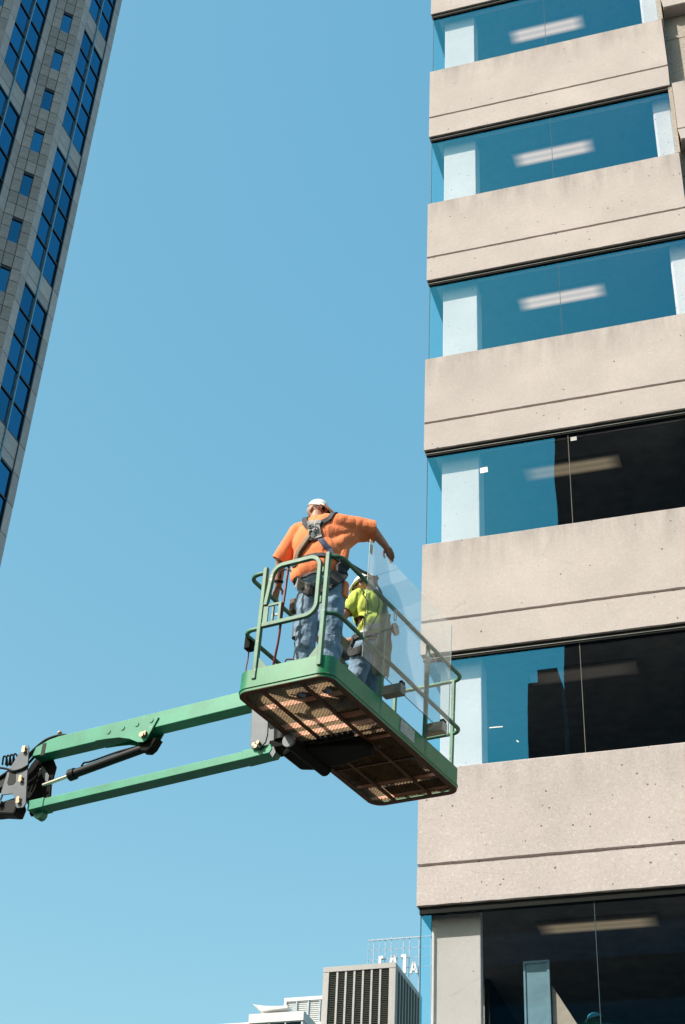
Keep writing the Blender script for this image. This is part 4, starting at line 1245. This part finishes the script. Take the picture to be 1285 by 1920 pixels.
MB().box(*[c for c in (.355 - B1.x, .39 - B1.x, -.97 - B1.y, -.89 - B1.y, .90 - B1.z, 1.06 - B1.z)]).build('pouch', M['orange'], man, bevel=.02)
MB().box(*[c for c in (-.16 - B1.x, -.10 - B1.x, -.98 - B1.y, -.90 - B1.y, .86 - B1.z, .99 - B1.z)]).build('pouch', M['boots'], man, bevel=.015)

# ---- man in yellow, middle of the platform, stooping with his back to the glass
B2 = V((.06, .06, .046))
f2 = V((-.93, .12, -.32))
hp, HP2, HR2 = head_prims((-.015, .03, 1.645), f2, 1.0, (-.25, 0, 1))
s2L, e2L, w2L = V((.0, -.105, 1.46)), V((-.10, -.175, 1.235)), V((-.255, -.16, 1.135))
s2R, e2R, w2R = V((.02, .22, 1.46)), V((-.13, .25, 1.24)), V((-.29, .12, 1.14))
body = hp + [('c', (.0, .03, 1.58), (.02, .04, 1.48), .055, .07), ('e', (.04, .045, 1.36), (.115, .175, .17)), ('e', (.07, .05, 1.16), (.115, .16, .16)), ('e', (.085, .055, .97), (.13, .165, .13)),
             ('c', (.015, .03, 1.48), s2L, .07, .062), ('c', (.02, .06, 1.48), s2R, .07, .062),
             ('c', s2L, e2L, .058, .045), ('c', e2L, w2L, .044, .031), ('c', s2R, e2R, .058, .045), ('c', e2R, w2R, .044, .031),
             ('c', (.07, -.04, .93), (.0, -.07, .52), .088, .060), ('c', (.0, -.07, .52), (.07, -.06, .12), .058, .042),
             ('c', (.09, .14, .93), (.06, .16, .50), .088, .060), ('c', (.06, .16, .50), (.15, .15, .12), .058, .042),
             ('c', (.07, -.06, .10), (-.09, -.08, .085), .04, .034), ('c', (.15, .15, .10), (-.01, .15, .085), .04, .034)]
body += hand_prims(w2L, (-.335, -.145, 1.10), (0, .9, .3), (-.3, .2, -.9), thumb=(.0, .8, .5))
body += hand_prims(w2R, (-.365, .075, 1.11), (0, .9, .3), (-.3, -.2, -.9), thumb=(0, -.8, .5))
man2 = blob('person', body, M['skin'], None, B2, .0065, 3)
man2.matrix_world = BM @ Matrix.Translation(B2)
tag(man2, 'man in yellow shirt and white hard hat stooping behind the sheet of glass', 'person')
E_ = lambda p: V(p) - B2
sh2 = blob('shirt', [('e', (.05, .03, 1.36), (.145, .195, .20)), ('e', (.08, .03, 1.16), (.15, .195, .19)), ('e', (.09, .035, 1.00), (.15, .195, .12)), ('c', (.015, .03, 1.50), s2L, .078, .074), ('c', (.02, .06, 1.49), s2R, .08, .082),
                      ('c', s2L, s2L.lerp(e2L, .72), .076, .074), ('c', s2R, s2R.lerp(e2R, .62), .084, .078), ('c', (.0, .03, 1.555), (.015, .035, 1.50), .064, .08)], M['yellow'], man2, B2, .009, 4, .010, 11)
cut(sh2, B2, s2L.lerp(e2L, .78), e2L - s2L)
cut(sh2, B2, s2R.lerp(e2R, .78), e2R - s2R)
sod = sh2.modifiers.new('cloth', 'SOLIDIFY'); sod.thickness = .005
je2 = blob('jeans', [('e', (.095, .045, .93), (.165, .205, .12)), ('c', (.07, -.04, .92), (.0, -.07, .52), .112, .086), ('c', (.0, -.07, .52), (.07, -.06, .09), .084, .078),
                      ('c', (.09, .14, .92), (.06, .16, .50), .112, .086), ('c', (.06, .16, .50), (.15, .15, .09), .084, .078)], M['denim'], man2, B2, .009, 4, .012, 8, (1, 1, .9))
blob('boots', [('c', (.07, -.06, .10), (-.10, -.08, .09), .056, .048), ('c', (.15, .15, .10), (-.02, .15, .09), .056, .048)], M['boots'], man2, B2, .01, 2)
cp = MB()
cp.ball(E_(HP2(0, -.010, .030)), (.098, .122, .100), 20, 10, HR2, top=True)
cp.prism([(.112 * math.cos(a * math.pi / 12), .140 * math.sin(a * math.pi / 12) + (.02 if 3 < a < 9 else -.0)) for a in range(24)], lambda a, b, t: E_(HP2(a, b - .005, .026 + t)), 0, .008)
hat = cp.build('hard_hat', M['white_cap'], man2, smooth=True)
k_ = E_(HP2(.0, -.135, .01)); k2 = E_(HP2(0, -.16, .01))
MB().cyl(k_, k2, .022, 12).build('ratchet_knob', M['rubber'], hat)
MB().tube([E_(HP2(.098 * math.sin(a), -.008 + .118 * -math.cos(a), .005)) for a in [math.pi * (i / 10 - .5) for i in range(11)]], .010, 6).build('headband', M['webbing'], hat)
gl = MB()
for sx in (-1, 1):
    gl.tube([E_(HP2(sx * .078, .0, .015)), E_(HP2(sx * .072, .085, .012))], .005, 6)
    gl.ball(E_(HP2(sx * .036, .096, .002)), (.034, .008, .026), 10, 6, HR2)
gl.build('dark_glasses', M['rubber'], man2)
blob('hair', [('e', HP2(0, -.040, .0), (.072, .070, .060), HR2)], M['hair'], man2, B2, .008, 2)
for sx in (-1, 1): MB().ball(E_(HP2(sx * .032, .080, .010)), .010, 8, 6).build('eye', M['white_cap'], man2)
bv2 = bvh_of(sh2, je2)
Q2 = lambda x, y, z: E_((x, y, z))
strap('belt', [Q2(-.06, -.16, .995), Q2(.03, -.19, 1.0), Q2(.15, -.14, 1.01), Q2(.24, .0, 1.02), Q2(.24, .14, 1.03)], .055, M['webbing'], man2, bv2, .012)
strap('white_strap', [Q2(.02, -.20, 1.02), Q2(.14, -.15, 1.07), Q2(.23, -.02, 1.16), Q2(.22, .14, 1.26)], .045, M['white_web'], man2, bv2, .008)
strap('hip_strap', [Q2(-.02, -.16, .98), Q2(-.06, -.17, .90), Q2(.02, -.18, .84), Q2(.12, -.15, .86)], .075, M['webbing'], man2, bv2, .014)
for j, (a, b, c) in enumerate((((.02, -.10, 1.52), (.14, -.14, 1.30), (.10, -.20, 1.08)), ((.10, .0, 1.52), (.2, -.05, 1.30), (.17, -.14, 1.05)), ((.13, .08, 1.50), (.22, .06, 1.30), (.18, -.08, 1.10)))):
    strap('cord', [Q2(*a), Q2(*b), Q2(*c)], .008, M['rubber'], man2, bv2, .006, .006)
# lanyard between the two
on_plat(MB().sweep(curve([(.36, -.86, 1.28), (.30, -.55, 1.40), (.28, -.40, 1.46), (.24, -.22, 1.50), (.2, -.02, 1.50), (.17, .08, 1.46)]), [(-.004, -.014), (.004, -.014), (.004, .014), (-.004, .014)]).build('lanyard', M['rubber']), 'black webbing lanyard looped from the orange worker past the yellow one', 'lanyard')

# ------------------------------------------------------------------ small marks on the panes
on_glass('paper_note', .905, ZB + FL + 3.10, .115, .10, -.05, M['paper'], 'small white paper note stuck inside the fourth window from the top', 'paper note')
on_glass('paint_mark', 1.02, ZB + 2.40, .18, .014, .03, M['paper'], 'white paint streak on the window pane beside the far end of the work platform', 'paint mark')
on_glass('tape_scrap', 1.30, ZB + 2.16, .04, .014, .7, M['paper'], 'short slanting white scrap of tape low on the pane by the work platform', 'tape')
on_glass('tape_square', 2.25, ZB + FL + 3.42, .09, .07, .0, M['label'], 'grey square of tape at the top of the pane right of the sealant joint', 'tape')
